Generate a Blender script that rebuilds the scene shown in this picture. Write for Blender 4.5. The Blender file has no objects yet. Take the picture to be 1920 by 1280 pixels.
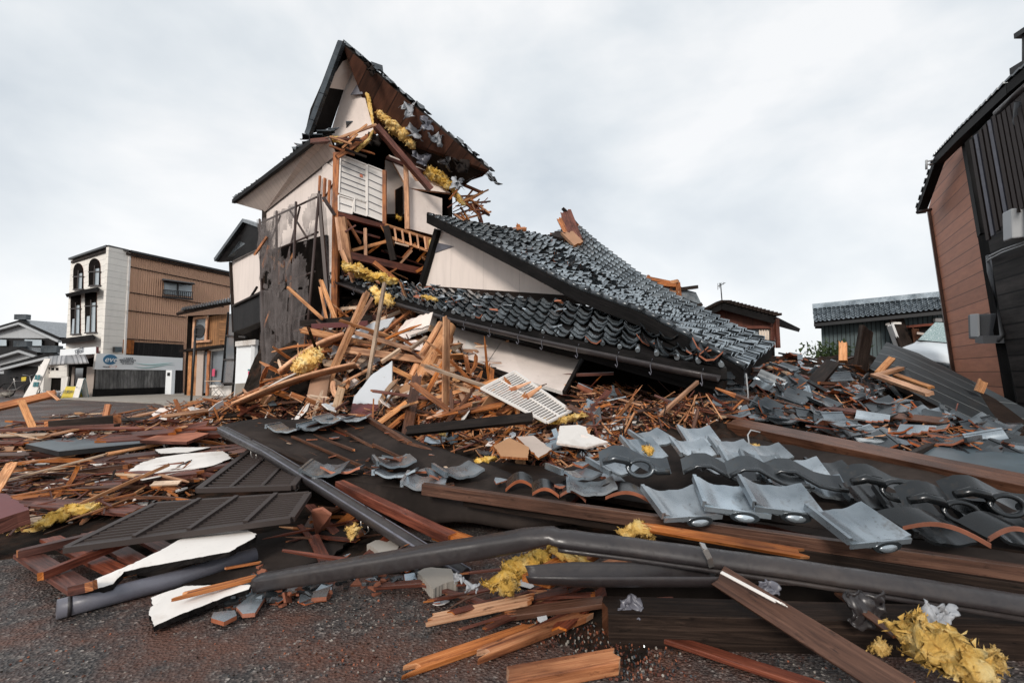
import bpy, math, random
import numpy as np
from mathutils import Vector, Matrix, noise
R = random.Random(7); noise.seed_set(5)
S = bpy.context.scene
COL = S.collection
# ---------------------------------------------------------------- camera, sky, sun, exposure
F, PITCH, CAMZ = 900.0, math.radians(3.7), 1.1
cd = bpy.data.cameras.new('camera'); cam = bpy.data.objects.new('camera', cd); COL.objects.link(cam)
cd.sensor_width = 36; cd.lens = F / 1920 * 36; cd.clip_end = 3000; cd.clip_start = 0.05
cam.location = (0, 0, CAMZ); cam.rotation_euler = (math.pi / 2 + PITCH, 0, 0)
cd.dof.use_dof = True; cd.dof.focus_distance = 7.0; cd.dof.aperture_fstop = 5.6
S.camera = cam
S.view_settings.view_transform = 'Standard'; S.view_settings.look = 'None'
S.view_settings.exposure = 0.6; S.view_settings.gamma = 1
W = bpy.data.worlds.new('World'); S.world = W; W.use_nodes = True
SUN_EL, SUN_AZ = math.radians(28), math.radians(197)   # azimuth from +Y, clockwise
def build_sky():
    nt = W.node_tree; N = nt.nodes; L = nt.links; N.clear()
    out = N.new('ShaderNodeOutputWorld'); bg = N.new('ShaderNodeBackground'); L.new(bg.outputs[0], out.inputs[0])
    tc = N.new('ShaderNodeTexCoord'); mp = N.new('ShaderNodeMapping'); mp.inputs['Scale'].default_value = (1, 1, 1.7)
    mp.inputs['Location'].default_value = (.35, .2, .1); mp.inputs['Rotation'].default_value = (0, .25, .1)
    L.new(tc.outputs['Generated'], mp.inputs[0])
    n = N.new('ShaderNodeTexNoise'); n.inputs['Scale'].default_value = 2.3; n.inputs['Detail'].default_value = 6
    n.inputs['Roughness'].default_value = .5; n.inputs['Distortion'].default_value = .15
    L.new(mp.outputs[0], n.inputs['Vector'])
    r = N.new('ShaderNodeValToRGB'); e = r.color_ramp.elements
    e[0].position = .33; e[0].color = (.41, .45, .49, 1); e[1].position = .62; e[1].color = (.65, .655, .66, 1)
    x = e.new(.5); x.color = (.54, .568, .59, 1)
    L.new(n.outputs['Fac'], r.inputs[0])
    sky = N.new('ShaderNodeTexSky'); sky.sky_type = 'NISHITA'; sky.sun_disc = False
    sky.sun_elevation = SUN_EL; sky.sun_rotation = SUN_AZ
    sc = N.new('ShaderNodeVectorMath'); sc.operation = 'SCALE'; sc.inputs['Scale'].default_value = .1
    L.new(sky.outputs[0], sc.inputs[0])
    mx = N.new('ShaderNodeMix'); mx.data_type = 'RGBA'; mx.inputs['Factor'].default_value = .93
    L.new(sc.outputs[0], mx.inputs[6]); L.new(r.outputs[0], mx.inputs[7])
    # brighter band of cloud low over the horizon
    sp = N.new('ShaderNodeSeparateXYZ'); L.new(tc.outputs['Generated'], sp.inputs[0])
    mr = N.new('ShaderNodeMapRange'); mr.inputs[1].default_value = 0; mr.inputs[2].default_value = .38
    mr.inputs[3].default_value = .5; mr.inputs[4].default_value = 0; L.new(sp.outputs['Z'], mr.inputs[0])
    mx2 = N.new('ShaderNodeMix'); mx2.data_type = 'RGBA'; L.new(mr.outputs[0], mx2.inputs['Factor'])
    L.new(mx.outputs[2], mx2.inputs[6]); mx2.inputs[7].default_value = (.72, .725, .73, 1)
    L.new(mx2.outputs[2], bg.inputs[0]); bg.inputs[1].default_value = 1.0
build_sky()
sl = bpy.data.lights.new('sun', 'SUN'); sl.energy = 1.5; sl.angle = math.radians(14); sl.color = (1, .93, .85)
sun = bpy.data.objects.new('sun', sl); COL.objects.link(sun)
sd = Vector((math.sin(SUN_AZ) * math.cos(SUN_EL), math.cos(SUN_AZ) * math.cos(SUN_EL), math.sin(SUN_EL)))
sun.rotation_euler = sd.to_track_quat('Z', 'Y').to_euler(); sun.location = (0, 0, 30)
# ---------------------------------------------------------------- measuring helpers
CAM = Vector((0, 0, CAMZ)); cP, sP = math.cos(PITCH), math.sin(PITCH)
def ray(px, py):
    x, y = (px - 960) / F, (640 - py) / F
    return Vector((x, cP - y * sP, sP + y * cP))
def at(px, py, d):
    r = ray(px, py); return CAM + r * (d / r.y)
def gz(px, py, z=0.0):
    r = ray(px, py); return CAM + r * ((z - CAMZ) / r.z)
def vplane(a, b):      # vertical plane through plan points seen at px a[0], depth a[1] and px b[0], depth b[1]
    p, q = at(a[0], 698, a[1]), at(b[0], 698, b[1]); u = (q - p); u.z = 0; u.normalize()
    n = Vector((u.y, -u.x, 0));  n = n if n.dot(CAM - p) > 0 else -n
    def hit(px, py, off=0.0):
        r = ray(px, py); o = p + n * off
        return CAM + r * ((o - CAM).dot(n) / r.dot(n))
    hit.n = n; hit.u = u; hit.p = p
    return hit
# ---------------------------------------------------------------- mesh builder
WL = {}
class MB:
    def __init__(s): s.v = []; s.f = []; s.m = []; s.uv = []; s.s = []
    def add(s, pts, faces, uvs, mats, smooth=False):
        b = len(s.v); s.v.extend([tuple(p) for p in pts])
        for k, (fc, m) in enumerate(zip(faces, mats)):
            s.f.append([b + i for i in fc]); s.m.append(m); s.uv.append([uvs[k][j] for j in range(len(fc))]); s.s.append(smooth if isinstance(smooth, bool) else smooth[k])
    def slab(s, pts, th, mt=0, ms=1, U=None, up=False, seed=None, mbk=None):
        pts = [Vector(p) for p in pts]; n = Vector((0, 0, 0)); c = sum(pts, Vector()) / len(pts)
        for i in range(len(pts)): n += (pts[i] - c).cross(pts[(i + 1) % len(pts)] - c)
        n.normalize(); ref = Vector((0, 0, 1)) if up else (CAM - c)
        if n.dot(ref) < 0: pts.reverse(); n = -n
        if U is None:
            k = max(range(len(pts)), key=lambda i: (pts[(i + 1) % len(pts)] - pts[i]).length); U = pts[(k + 1) % len(pts)] - pts[k]
        U = (U - n * U.dot(n)).normalized(); V = n.cross(U); N_ = len(pts)
        o = (R.random() * 9, R.random() * 9) if seed is None else seed
        bk = [p - n * th for p in pts]; uvp = [(p.dot(U) + o[0], p.dot(V) + o[1]) for p in pts]
        fs = [list(range(N_)), [2 * N_ - 1 - i for i in range(N_)]]; uvs = [uvp, [uvp[N_ - 1 - i] for i in range(N_)]]; ms_ = [mt, ms if mbk is None else mbk]
        for i in range(N_):
            j = (i + 1) % N_; fs.append([i, i + N_, j + N_, j]); e = (pts[j] - pts[i]); al = abs(e.normalized().dot(U)) > .7 if e.length > 1e-6 else True
            a, b_ = uvp[i], uvp[j]
            uvs.append([(a[0], a[1]), (a[0], a[1] + th), (b_[0], b_[1] + th), (b_[0], b_[1])] if al else [(a[0], a[1]), (a[0] + th, a[1]), (b_[0] + th, b_[1]), (b_[0], b_[1])]); ms_.append(ms)
        s.add(pts + bk, fs, uvs, ms_)
    def beam(s, p0, p1, w, t, roll=0.0, jag=(0, 0), mt=0, me=1, up=None):
        p0, p1 = Vector(p0), Vector(p1); Ld = (p1 - p0); ln = Ld.length; Ld.normalize()
        z = up or Vector((0, 0, 1))
        if abs(Ld.dot(z)) > .97: z = Vector((0, -1, 0))
        A = Ld.cross(z).normalized(); B = A.cross(Ld).normalized()
        if roll: q = Matrix.Rotation(roll, 3, Ld); A = q @ A; B = q @ B
        o = []; ne = (5 if jag[0] > .04 else 3) if jag[0] else 1; k0 = ne
        for i in range(ne + 1):
            e = (R.random() * jag[0] * (1 if i % 2 else .25)) if jag[0] else 0; o.append((-e, -w / 2 + w * i / ne))
        ne = (5 if jag[1] > .04 else 3) if jag[1] else 1
        for i in range(ne + 1):
            e = (R.random() * jag[1] * (1 if i % 2 else .25)) if jag[1] else 0; o.append((ln + e, w / 2 - w * i / ne))
        n = len(o); top = [p0 + Ld * a + A * b + B * t / 2 for a, b in o]; bot = [p0 + Ld * a + A * b - B * t / 2 for a, b in o]
        r = (R.random() * 9, R.random() * 9); uv = [(a + r[0], b + r[1]) for a, b in o]
        fs = [list(range(n)), [2 * n - 1 - i for i in range(n)]]; uvs = [uv, [(uv[n - 1 - i][0], uv[n - 1 - i][1] + .3) for i in range(n)]]; ms = [mt, mt]
        for i in range(n):
            j = (i + 1) % n; fs.append([i, i + n, j + n, j]); end = i < k0 or (k0 < i < n - 1)
            uvs.append([(uv[i][0], uv[i][1]), (uv[i][0], uv[i][1] + t), (uv[j][0], uv[j][1] + t), (uv[j][0], uv[j][1])]); ms.append(me if end else mt)
        s.add(top + bot, fs, uvs, ms)
    def box(s, c, d, rot=None, m=0):
        rot = rot or Matrix.Identity(3); c = Vector(c); x, y, z = d[0] / 2, d[1] / 2, d[2] / 2
        q = [c + rot @ Vector(p) for p in [(-x, -y, -z), (x, -y, -z), (x, y, -z), (-x, y, -z), (-x, -y, z), (x, -y, z), (x, y, z), (-x, y, z)]]
        fs = [[0, 3, 2, 1], [4, 5, 6, 7], [0, 1, 5, 4], [2, 3, 7, 6], [1, 2, 6, 5], [3, 0, 4, 7]]
        dm = [(d[0], d[1]), (d[0], d[1]), (d[0], d[2]), (d[0], d[2]), (d[1], d[2]), (d[1], d[2])]; o = R.random() * 5
        s.add(q, fs, [[(o, o), (o + a, o), (o + a, o + b), (o, o + b)] for a, b in dm], [m] * 6)
    def tube(s, pts, r, n=10, m=0, sq=1.0, caps=True, arc=None, smooth=True):
        pts = [Vector(p) for p in pts]; K = len(pts); rs = r if isinstance(r, (list, tuple)) else [r] * K; rings = []; ln = 0; uvl = []
        for i in range(K):
            t = (pts[min(i + 1, K - 1)] - pts[max(i - 1, 0)]).normalized(); z = Vector((0, 0, 1)) if abs(t.z) < .95 else Vector((0, 1, 0))
            A = t.cross(z).normalized(); B = A.cross(t); ring = []
            if i: ln += (pts[i] - pts[i - 1]).length
            uvl.append(ln)
            for k in range(n):
                a = 2 * math.pi * k / n if arc is None else arc[0] + (arc[1] - arc[0]) * k / (n - 1)
                ring.append(pts[i] + A * math.cos(a) * rs[i] + B * math.sin(a) * rs[i] * sq)
            rings.append(ring)
        P = [p for g in rings for p in g]; fs = []; uv = []; cl = n if arc is None else n - 1
        for i in range(K - 1):
            for k in range(cl):
                j = (k + 1) % n; fs.append([i * n + k, i * n + j, (i + 1) * n + j, (i + 1) * n + k])
                uv.append([(uvl[i], k / n * .3), (uvl[i], (k + 1) / n * .3), (uvl[i + 1], (k + 1) / n * .3), (uvl[i + 1], k / n * .3)])
        sm = [smooth] * len(fs)
        if caps and arc is None:
            fs += [list(range(n - 1, -1, -1)), [(K - 1) * n + k for k in range(n)]]; uv += [[(0, 0)] * n] * 2; sm += [False] * 2
        s.add(P, fs, uv, [m] * len(fs), sm)
    def grid(s, fn, nu, nv, m=0, smooth=True, flip=False):
        P = [fn(i / nu, j / nv) for j in range(nv + 1) for i in range(nu + 1)]; fs = []; uv = []
        for j in range(nv):
            for i in range(nu):
                a = j * (nu + 1) + i; q = [a, a + 1, a + nu + 2, a + nu + 1]; w = [(i / nu, j / nv), ((i + 1) / nu, j / nv), ((i + 1) / nu, (j + 1) / nv), (i / nu, (j + 1) / nv)]
                if flip: q.reverse(); w.reverse()
                fs.append(q); uv.append(w)
        s.add(P, fs, uv, [m] * len(fs), smooth)
    def mesh(s, name, mats, shift=Vector((0, 0, 0))):
        me = bpy.data.meshes.new(name); me.from_pydata([(x - shift[0], y - shift[1], z - shift[2]) for x, y, z in s.v], [], s.f)
        for m in mats: me.materials.append(M[m] if isinstance(m, str) else m)
        nm = len(mats); me.polygons.foreach_set('material_index', [min(k, nm - 1) for k in s.m]); me.polygons.foreach_set('use_smooth', s.s)
        l = me.uv_layers.new(name='UVMap'); l.data.foreach_set('uv', [c for f in s.uv for p in f for c in p]); me.update(); return me
    def build(s, name, mats, parent=None, label=None, cat=None, group=None, kind=None, bevel=0, solid=0):
        a = np.array(s.v); c = Vector((float((a[:, 0].min() + a[:, 0].max()) / 2), float((a[:, 1].min() + a[:, 1].max()) / 2), float(a[:, 2].min())))
        o = bpy.data.objects.new(name, s.mesh(name, mats if isinstance(mats, (list, tuple)) else [mats], c)); COL.objects.link(o); WL[o.name] = c
        if parent: o.parent = parent; o.location = c - WL[parent.name]
        else: o.location = c
        if bevel: b = o.modifiers.new('bevel', 'BEVEL'); b.width = bevel; b.segments = 2; b.limit_method = 'ANGLE'
        if solid: b = o.modifiers.new('solid', 'SOLIDIFY'); b.thickness = solid; b.offset = 0
        tag(o, label, cat, group, kind); return o
def tag(o, label=None, cat=None, group=None, kind=None):
    if label: o['label'] = label
    if cat: o['category'] = cat
    if group: o['group'] = group
    if kind or cat: o['kind'] = kind or 'thing'
    return o
def thing(name, label, cat, loc, group=None):
    o = bpy.data.objects.new(name, None); COL.objects.link(o); o.location = loc; WL[o.name] = Vector(loc); o.empty_display_size = .2
    return tag(o, label, cat, group)
def link(name, me, loc, rot=None, parent=None):
    o = bpy.data.objects.new(name, me); COL.objects.link(o); o.location = loc
    if rot is not None: o.rotation_euler = rot.to_euler()
    WL[o.name] = Vector(loc); return o
# ---------------------------------------------------------------- materials
M = {}
def base(name, rough=.6, spec=.4, color=None, metallic=0):
    m = bpy.data.materials.new(name); m.use_nodes = True; N = m.node_tree.nodes; L = m.node_tree.links; b = N['Principled BSDF']
    b.inputs['Roughness'].default_value = rough; b.inputs['Specular IOR Level'].default_value = spec; b.inputs['Metallic'].default_value = metallic
    if color: b.inputs['Base Color'].default_value = (*color, 1)
    M[name] = m; return m, N, L, b
def nz(N, L, vec, scale, detail=4, rough=.55, dist=0):
    n = N.new('ShaderNodeTexNoise'); n.inputs['Scale'].default_value = scale; n.inputs['Detail'].default_value = detail
    n.inputs['Roughness'].default_value = rough; n.inputs['Distortion'].default_value = dist
    if vec is not None: L.new(vec, n.inputs['Vector'])
    return n.outputs['Fac']
def ramp(N, L, fac, stops):
    r = N.new('ShaderNodeValToRGB'); e = r.color_ramp.elements
    e[0].position, e[0].color = stops[0][0], (*stops[0][1], 1); e[1].position, e[1].color = stops[-1][0], (*stops[-1][1], 1)
    for p, c in stops[1:-1]: x = e.new(p); x.color = (*c, 1)
    L.new(fac, r.inputs[0]); return r.outputs[0]
def mix(N, L, fac, a, b, mode='MIX'):
    x = N.new('ShaderNodeMix'); x.data_type = 'RGBA'; x.blend_type = mode
    if isinstance(fac, (int, float)): x.inputs[0].default_value = fac
    else: L.new(fac, x.inputs[0])
    for k, c in ((6, a), (7, b)):
        if isinstance(c, tuple): x.inputs[k].default_value = (*c, 1)
        else: L.new(c, x.inputs[k])
    return x.outputs[2]
def bump(N, L, b, h, s=.3, d=.01):
    n = N.new('ShaderNodeBump'); n.inputs['Strength'].default_value = s; n.inputs['Distance'].default_value = d; L.new(h, n.inputs['Height']); L.new(n.outputs[0], b.inputs['Normal'])
def coords(N, L, kind='UV', scale=(1, 1, 1)):
    t = N.new('ShaderNodeTexCoord'); m = N.new('ShaderNodeMapping'); m.inputs['Scale'].default_value = scale; L.new(t.outputs[kind], m.inputs[0]); return m.outputs[0]
def vary(N, L, col, lo=.7, hi=1.25):
    o = N.new('ShaderNodeObjectInfo'); r = N.new('ShaderNodeMapRange'); r.inputs[3].default_value = lo; r.inputs[4].default_value = hi; L.new(o.outputs['Random'], r.inputs[0])
    h = N.new('ShaderNodeHueSaturation'); L.new(r.outputs[0], h.inputs['Value']); L.new(col, h.inputs['Color'])
    q = N.new('ShaderNodeMath'); q.operation = 'MULTIPLY'; q.inputs[1].default_value = 7.31; L.new(o.outputs['Random'], q.inputs[0]); q2 = N.new('ShaderNodeMath'); q2.operation = 'FRACT'; L.new(q.outputs[0], q2.inputs[0])
    r2 = N.new('ShaderNodeMapRange'); r2.inputs[3].default_value = 1 - (hi - lo) * .25; r2.inputs[4].default_value = 1 + (hi - lo) * .15; L.new(q2.outputs[0], r2.inputs[0]); L.new(r2.outputs[0], h.inputs['Saturation']); return h.outputs[0]
def mth(N, L, op, a, b):
    x = N.new('ShaderNodeMath'); x.operation = op
    for k, c in ((0, a), (1, b)):
        if isinstance(c, (int, float)): x.inputs[k].default_value = c
        else: L.new(c, x.inputs[k])
    return x.outputs[0]
def wood(name, c1, c2, c3, rough=.55, lo=.65, hi=1.3, spec=.3):
    m, N, L, b = base(name, rough, spec)
    g = nz(N, L, coords(N, L, 'UV', (2.2, 60, 1)), 1.0, 8, .72, .8); big = nz(N, L, coords(N, L, 'UV', (1.5, 4, 1)), 1.3, 3)
    col = ramp(N, L, g, [(.34, c1), (.50, c2), (.64, c3)])
    sp_ = nz(N, L, coords(N, L, 'UV', (9, 30, 1)), 1.2, 6, .7)
    col = mix(N, L, ramp(N, L, sp_, [(.58, (0, 0, 0)), (.66, (.7, .7, .7))]), col, tuple(v * .3 for v in c1))
    col = mix(N, L, ramp(N, L, big, [(.45, (0, 0, 0)), (.7, (.75, .75, .75))]), col, tuple(v * .45 for v in c1))
    L.new(vary(N, L, col, lo, hi), b.inputs['Base Color']); bump(N, L, b, g, .45, .004)
wood('wood_raw', (.27, .10, .04), (.60, .285, .13), (.76, .43, .23))
wood('wood_orange', (.12, .03, .009), (.42, .135, .034), (.60, .245, .085), lo=.8, hi=1.15)
wood('wood_pale', (.34, .20, .12), (.60, .42, .28), (.72, .55, .40))
wood('wood_red', (.045, .014, .009), (.135, .040, .025), (.24, .08, .048), .45)
wood('wood_brown', (.045, .019, .011), (.105, .045, .026), (.17, .08, .048), .4, .75, 1.2)
wood('wood_dark', (.008, .005, .004), (.020, .013, .010), (.045, .03, .023), .6, spec=.15)
wood('wood_grey', (.05, .045, .042), (.11, .10, .095), (.19, .175, .165), .7)
wood('wood_black', (.004, .0035, .0035), (.009, .008, .008), (.020, .017, .016), .65, spec=.12)
def plain(name, c, rough=.6, spec=.4, var=.12, sc=3, bs=.15, kind='Object', lo=.9, hi=1.1, metallic=0, dirt=None):
    m, N, L, b = base(name, rough, spec, metallic=metallic); v = coords(N, L, kind)
    f = nz(N, L, v, sc, 6, .6); col = ramp(N, L, f, [(.3, tuple(x * (1 - var) for x in c)), (.7, tuple(min(1, x * (1 + var)) for x in c))])
    if dirt: col = mix(N, L, ramp(N, L, nz(N, L, v, sc * .6, 8, .7, .3), [(.5, (0, 0, 0)), (.68, (dirt[3],) * 3)]), col, tuple(dirt[:3]))
    if 'plaster' in name or 'board' in name: col = mix(N, L, ramp(N, L, nz(N, L, v, 19, 8, .75, .4), [(.60, (0, 0, 0)), (.70, (.45,) * 3)]), col, (.22, .14, .09))
    L.new(vary(N, L, col, lo, hi), b.inputs['Base Color'])
    if bs: bump(N, L, b, nz(N, L, v, sc * 12, 4), bs, .004)
    if 'gutter' in name: L.new(ramp(N, L, nz(N, L, v, 14, 7, .7, 1.5), [(.4, (.28,) * 3), (.65, (.62,) * 3)]), b.inputs['Roughness'])
    return m, N, L, b
def glaze(name, c1, c2, r0, r1):
    m, N, L, b = base(name, .3, .6, metallic=.6); v = coords(N, L, 'Object'); f = nz(N, L, v, 9, 5, .6); f2 = nz(N, L, v, 2.2, 3)
    col = ramp(N, L, f2, [(.35, c1), (.65, c2)]); col = mix(N, L, ramp(N, L, f, [(.60, (0, 0, 0)), (.70, (.55, .55, .55))]), col, (.085, .065, .05))
    col = mix(N, L, ramp(N, L, nz(N, L, v, 26, 6, .7), [(.60, (0, 0, 0)), (.68, (.6, .6, .6))]), col, (.05, .035, .025))
    L.new(vary(N, L, col, .65, 1.5), b.inputs['Base Color'])
    mr = N.new('ShaderNodeMapRange'); mr.inputs[1].default_value = .35; mr.inputs[2].default_value = .65; mr.inputs[3].default_value = r0; mr.inputs[4].default_value = r1
    L.new(f, mr.inputs[0]); L.new(mr.outputs[0], b.inputs['Roughness']); b.inputs['Coat Weight'].default_value = .35; b.inputs['Coat Roughness'].default_value = .18
    bump(N, L, b, nz(N, L, v, 28, 3), .12, .003)
glaze('tile_glaze', (.15, .18, .205), (.36, .41, .45), .20, .40)
glaze('tile_dark', (.03, .036, .042), (.075, .088, .098), .18, .42)
glaze('tile_black', (.010, .012, .014), (.028, .033, .037), .18, .45)  # also paints gap shade onto roof tile fronts and sides
glaze('tile_roof', (.15, .175, .195), (.34, .385, .415), .18, .36)
plain('terracotta', (.36, .115, .055), .85, .2, .3, 8, .3, lo=.6, hi=1.2)
plain('plaster_white', (.74, .70, .66), .7, .3, .05, 2.5, .1, dirt=(.33, .26, .20, .6))
plain('plaster_cream', (.78, .68, .62), .75, .25, .05, 1.2, .08, lo=.97, hi=1.03, dirt=(.42, .34, .29, .4))
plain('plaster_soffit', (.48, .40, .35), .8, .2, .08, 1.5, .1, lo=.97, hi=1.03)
plain('board_grey', (.50, .52, .545), .6, .35, .05, 2, .06)
plain('board_maroon', (.13, .032, .032), .5, .4, .15, 3, .08)
plain('tarpaper', (.022, .017, .015), .8, .1, .35, 2.5, .35, dirt=(.06, .045, .038, .6))
plain('gutter_plastic', (.026, .022, .023), .36, .5, .2, 3, .06, lo=.85, hi=1.2, dirt=(.09, .07, .06, .4))
plain('gutter_grey', (.13, .13, .155), .42, .5, .2, 4, .08, dirt=(.06, .05, .05, .5))
plain('metal_bright', (.45, .43, .41), .35, .5, .2, 8, .1, metallic=.8)
plain('metal_black', (.012, .012, .013), .45, .5, .3, 5, .05)
plain('metal_blue_grey', (.075, .10, .115), .4, .5, .3, 2, .15, dirt=(.03, .03, .03, .5))
plain('foil', (.34, .35, .37), .6, .4, .35, 9, .8, metallic=.25)
plain('cardboard', (.46, .24, .115), .85, .15, .1, 3, .08, lo=.75, hi=1.2)
plain('panel_tan', (.38, .22, .14), .8, .2, .12, 3, .1)
plain('rubble_dark', (.018, .013, .010), .95, .1, .8, 7, .8, dirt=(.08, .035, .02, .7))
plain('void_dark', (.008, .006, .005), .95, .05, .5, 3, .3)  # near black that paints in the unlit depth of rooms, openings and hollows
plain('underlay_brown', (.050, .019, .012), .7, .3, .4, 3, .3, dirt=(.02, .01, .008, .7))
plain('concrete', (.30, .27, .235), .85, .3, .15, 2, .3)
plain('car_white', (.62, .65, .67), .2, .6, .03, 2, 0)
plain('rubber', (.012, .012, .012), .8, .2, .1, 3, 0)
plain('ac_grey', (.075, .078, .085), .5, .4, .1, 3, .05); plain('ac_pale', (.38, .39, .40), .5, .4, .06, 3, .03)
plain('sign_white', (.80, .82, .83), .4, .4, .04, 1, .02); plain('sign_blue', (.045, .15, .26), .4, .4, .05, 2, 0)
plain('sign_yellow', (.62, .46, .03), .5, .4, .1, 3, 0); plain('sign_teal', (.05, .17, .19), .5, .4, .1, 3, 0); plain('ink', (.05, .06, .08), .5, .3, .05, 3, 0)
plain('sign_orange', (.55, .16, .08), .5, .4, .1, 3, 0); plain('sign_pink', (.62, .06, .14), .5, .4, .1, 3, 0); plain('swoosh', (.42, .56, .56), .4, .4, .05, 1, 0)
plain('leaf', (.045, .075, .02), .6, .3, .4, 8, 0); plain('cloth_white', (.62, .61, .60), .85, .2, .1, 3, .1); plain('curtain', (.66, .58, .50), .9, .1, .1, 3, .1)
plain('frame_black', (.010, .010, .011), .4, .5, .2, 4, 0); plain('frost_glass', (.18, .20, .22), .25, .6, .08, 1, 0); plain('glass_dark', (.015, .018, .02), .08, .8, .3, 1, 0)
plain('pane_pale', (.30, .35, .38), .15, .7, .2, 1.5, 0)
def insul():
    m, N, L, b = base('insulation', .95, .1); v = coords(N, L, 'Object'); f = nz(N, L, v, 7, 8, .7, .5)
    L.new(vary(N, L, ramp(N, L, f, [(.3, (.30, .17, .04)), (.46, (.76, .46, .10)), (.64, (.86, .68, .32))]), .8, 1.15), b.inputs['Base Color']); bump(N, L, b, nz(N, L, v, 38, 6, .75), 1, .02)
insul()
def siding(name, c, pitch, vert=False, gap=.07, rough=.6, var=.12, prof='lap', streak=0, c2=None, gc=None):
    m, N, L, b = base(name, rough, .15 if max(c) < .05 else .35); t = N.new('ShaderNodeTexCoord'); sp = N.new('ShaderNodeSeparateXYZ'); L.new(t.outputs['UV'], sp.inputs[0])
    q = sp.outputs['X' if vert else 'Y']; k = mth(N, L, 'DIVIDE', q, pitch); fr = mth(N, L, 'FRACT', k, 0)
    g = mth(N, L, 'LESS_THAN', fr, gap); fl = mth(N, L, 'FLOOR', k, 0); wn = N.new('ShaderNodeTexWhiteNoise'); wn.noise_dimensions = '1D'; L.new(fl, wn.inputs['W'])
    v = coords(N, L, 'UV', (6, 1.2, 1) if vert else (1.2, 6, 1)); f = nz(N, L, v, 1.6, 6, .65)
    col = ramp(N, L, f, [(.3, tuple(x * (1 - var) for x in c)), (.7, tuple(x * (1 + var) for x in (c2 or c)))])
    mr = N.new('ShaderNodeMapRange'); mr.inputs[3].default_value = 1 - var; mr.inputs[4].default_value = 1 + var * .6; L.new(wn.outputs['Value'], mr.inputs[0])
    h = N.new('ShaderNodeHueSaturation'); L.new(mr.outputs[0], h.inputs['Value']); L.new(col, h.inputs['Color']); col = h.outputs[0]
    if prof != 'wave': col = mix(N, L, g, col, gc or tuple(x * (.3 if max(c) < .5 else .6) for x in c))
    if streak: col = mix(N, L, ramp(N, L, nz(N, L, coords(N, L, 'UV', (5, .5, 1)), 1.2, 6), [(.5, (0, 0, 0)), (.7, (streak,) * 3)]), col, tuple(x * .35 for x in c))
    L.new(col, b.inputs['Base Color'])
    if prof == 'wave': hgt = mth(N, L, 'SINE', mth(N, L, 'MULTIPLY', k, 6.283), 0); bump(N, L, b, hgt, 1, pitch * .22)
    else: bump(N, L, b, mth(N, L, 'SUBTRACT', mth(N, L, 'ADD', fr if prof == 'lap' else 0.0, mth(N, L, 'MULTIPLY', f, .1)), g), .6, .02)
siding('siding_cream', (.80, .76, .70), .30, gap=.045, var=.05, streak=.1); siding('corrugated_brown', (.56, .32, .205), .105, True, prof='wave', var=.05, c2=(.57, .33, .215), streak=.05)
siding('siding_brown', (.42, .17, .10), .26, gap=.06, var=.16, prof='flat'); siding('siding_black', (.020, .018, .018), .24, gap=.12, var=.4, c2=(.04, .034, .032))
siding('ribbed_green', (.085, .115, .12), .14, True, .25, var=.08, prof='flat', streak=.25); siding('boards_vertical', (.27, .13, .055), .12, True, .1, var=.3, prof='flat')
siding('boards_grey', (.085, .08, .078), .15, True, .08, var=.4, prof='flat', streak=.5, c2=(.15, .145, .14)); siding('boards_black', (.016, .014, .014), .12, True, .2, var=.4, prof='flat')
siding('rust_board', (.16, .052, .03), .9, True, .02, var=.25, prof='flat', streak=.6); siding('plank_grid', (.035, .040, .044), .30, False, .05, .5, .25, 'flat', gc=(.15, .16, .16)); siding('sheathing', (.085, .034, .020), .42, True, .07, .7, .45, 'flat', streak=.5)
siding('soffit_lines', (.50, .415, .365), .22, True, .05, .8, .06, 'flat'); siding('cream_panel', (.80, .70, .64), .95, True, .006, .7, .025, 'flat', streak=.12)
siding('corrugated_clear', (.30, .29, .29), .12, True, .3, .4, .4, 'flat')
def cracked():
    m, N, L, b = base('cracked_glass', .15, .6); v = N.new('ShaderNodeTexVoronoi'); v.feature = 'DISTANCE_TO_EDGE'; v.inputs['Scale'].default_value = 22; L.new(coords(N, L, 'Object'), v.inputs['Vector'])
    L.new(ramp(N, L, v.outputs['Distance'], [(0, (.55, .62, .62)), (.03, (.4, .47, .47)), (.09, (.20, .29, .29))]), b.inputs['Base Color'])
cracked()
def netmat():
    m, N, L, b = base('netting', .8, .2); v = coords(N, L, 'UV', (9, 9, 1)); f = nz(N, L, v, .5, 6, .65)
    L.new(ramp(N, L, f, [(.3, (.085, .070, .066)), (.7, (.19, .165, .16))]), b.inputs['Base Color'])
    L.new(ramp(N, L, nz(N, L, coords(N, L, 'UV', (3, 3, 1)), 1.1, 5), [(.36, (.30,) * 3), (.62, (.62,) * 3)]), b.inputs['Alpha'])
netmat()
def grillm():
    base('grill_white', .5, .4, (.74, .70, .66))
    base('louver_brown', .5, .3, (.045, .034, .031)); base('net_pole', .5, .4, (.045, .026, .022))
grillm()
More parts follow.
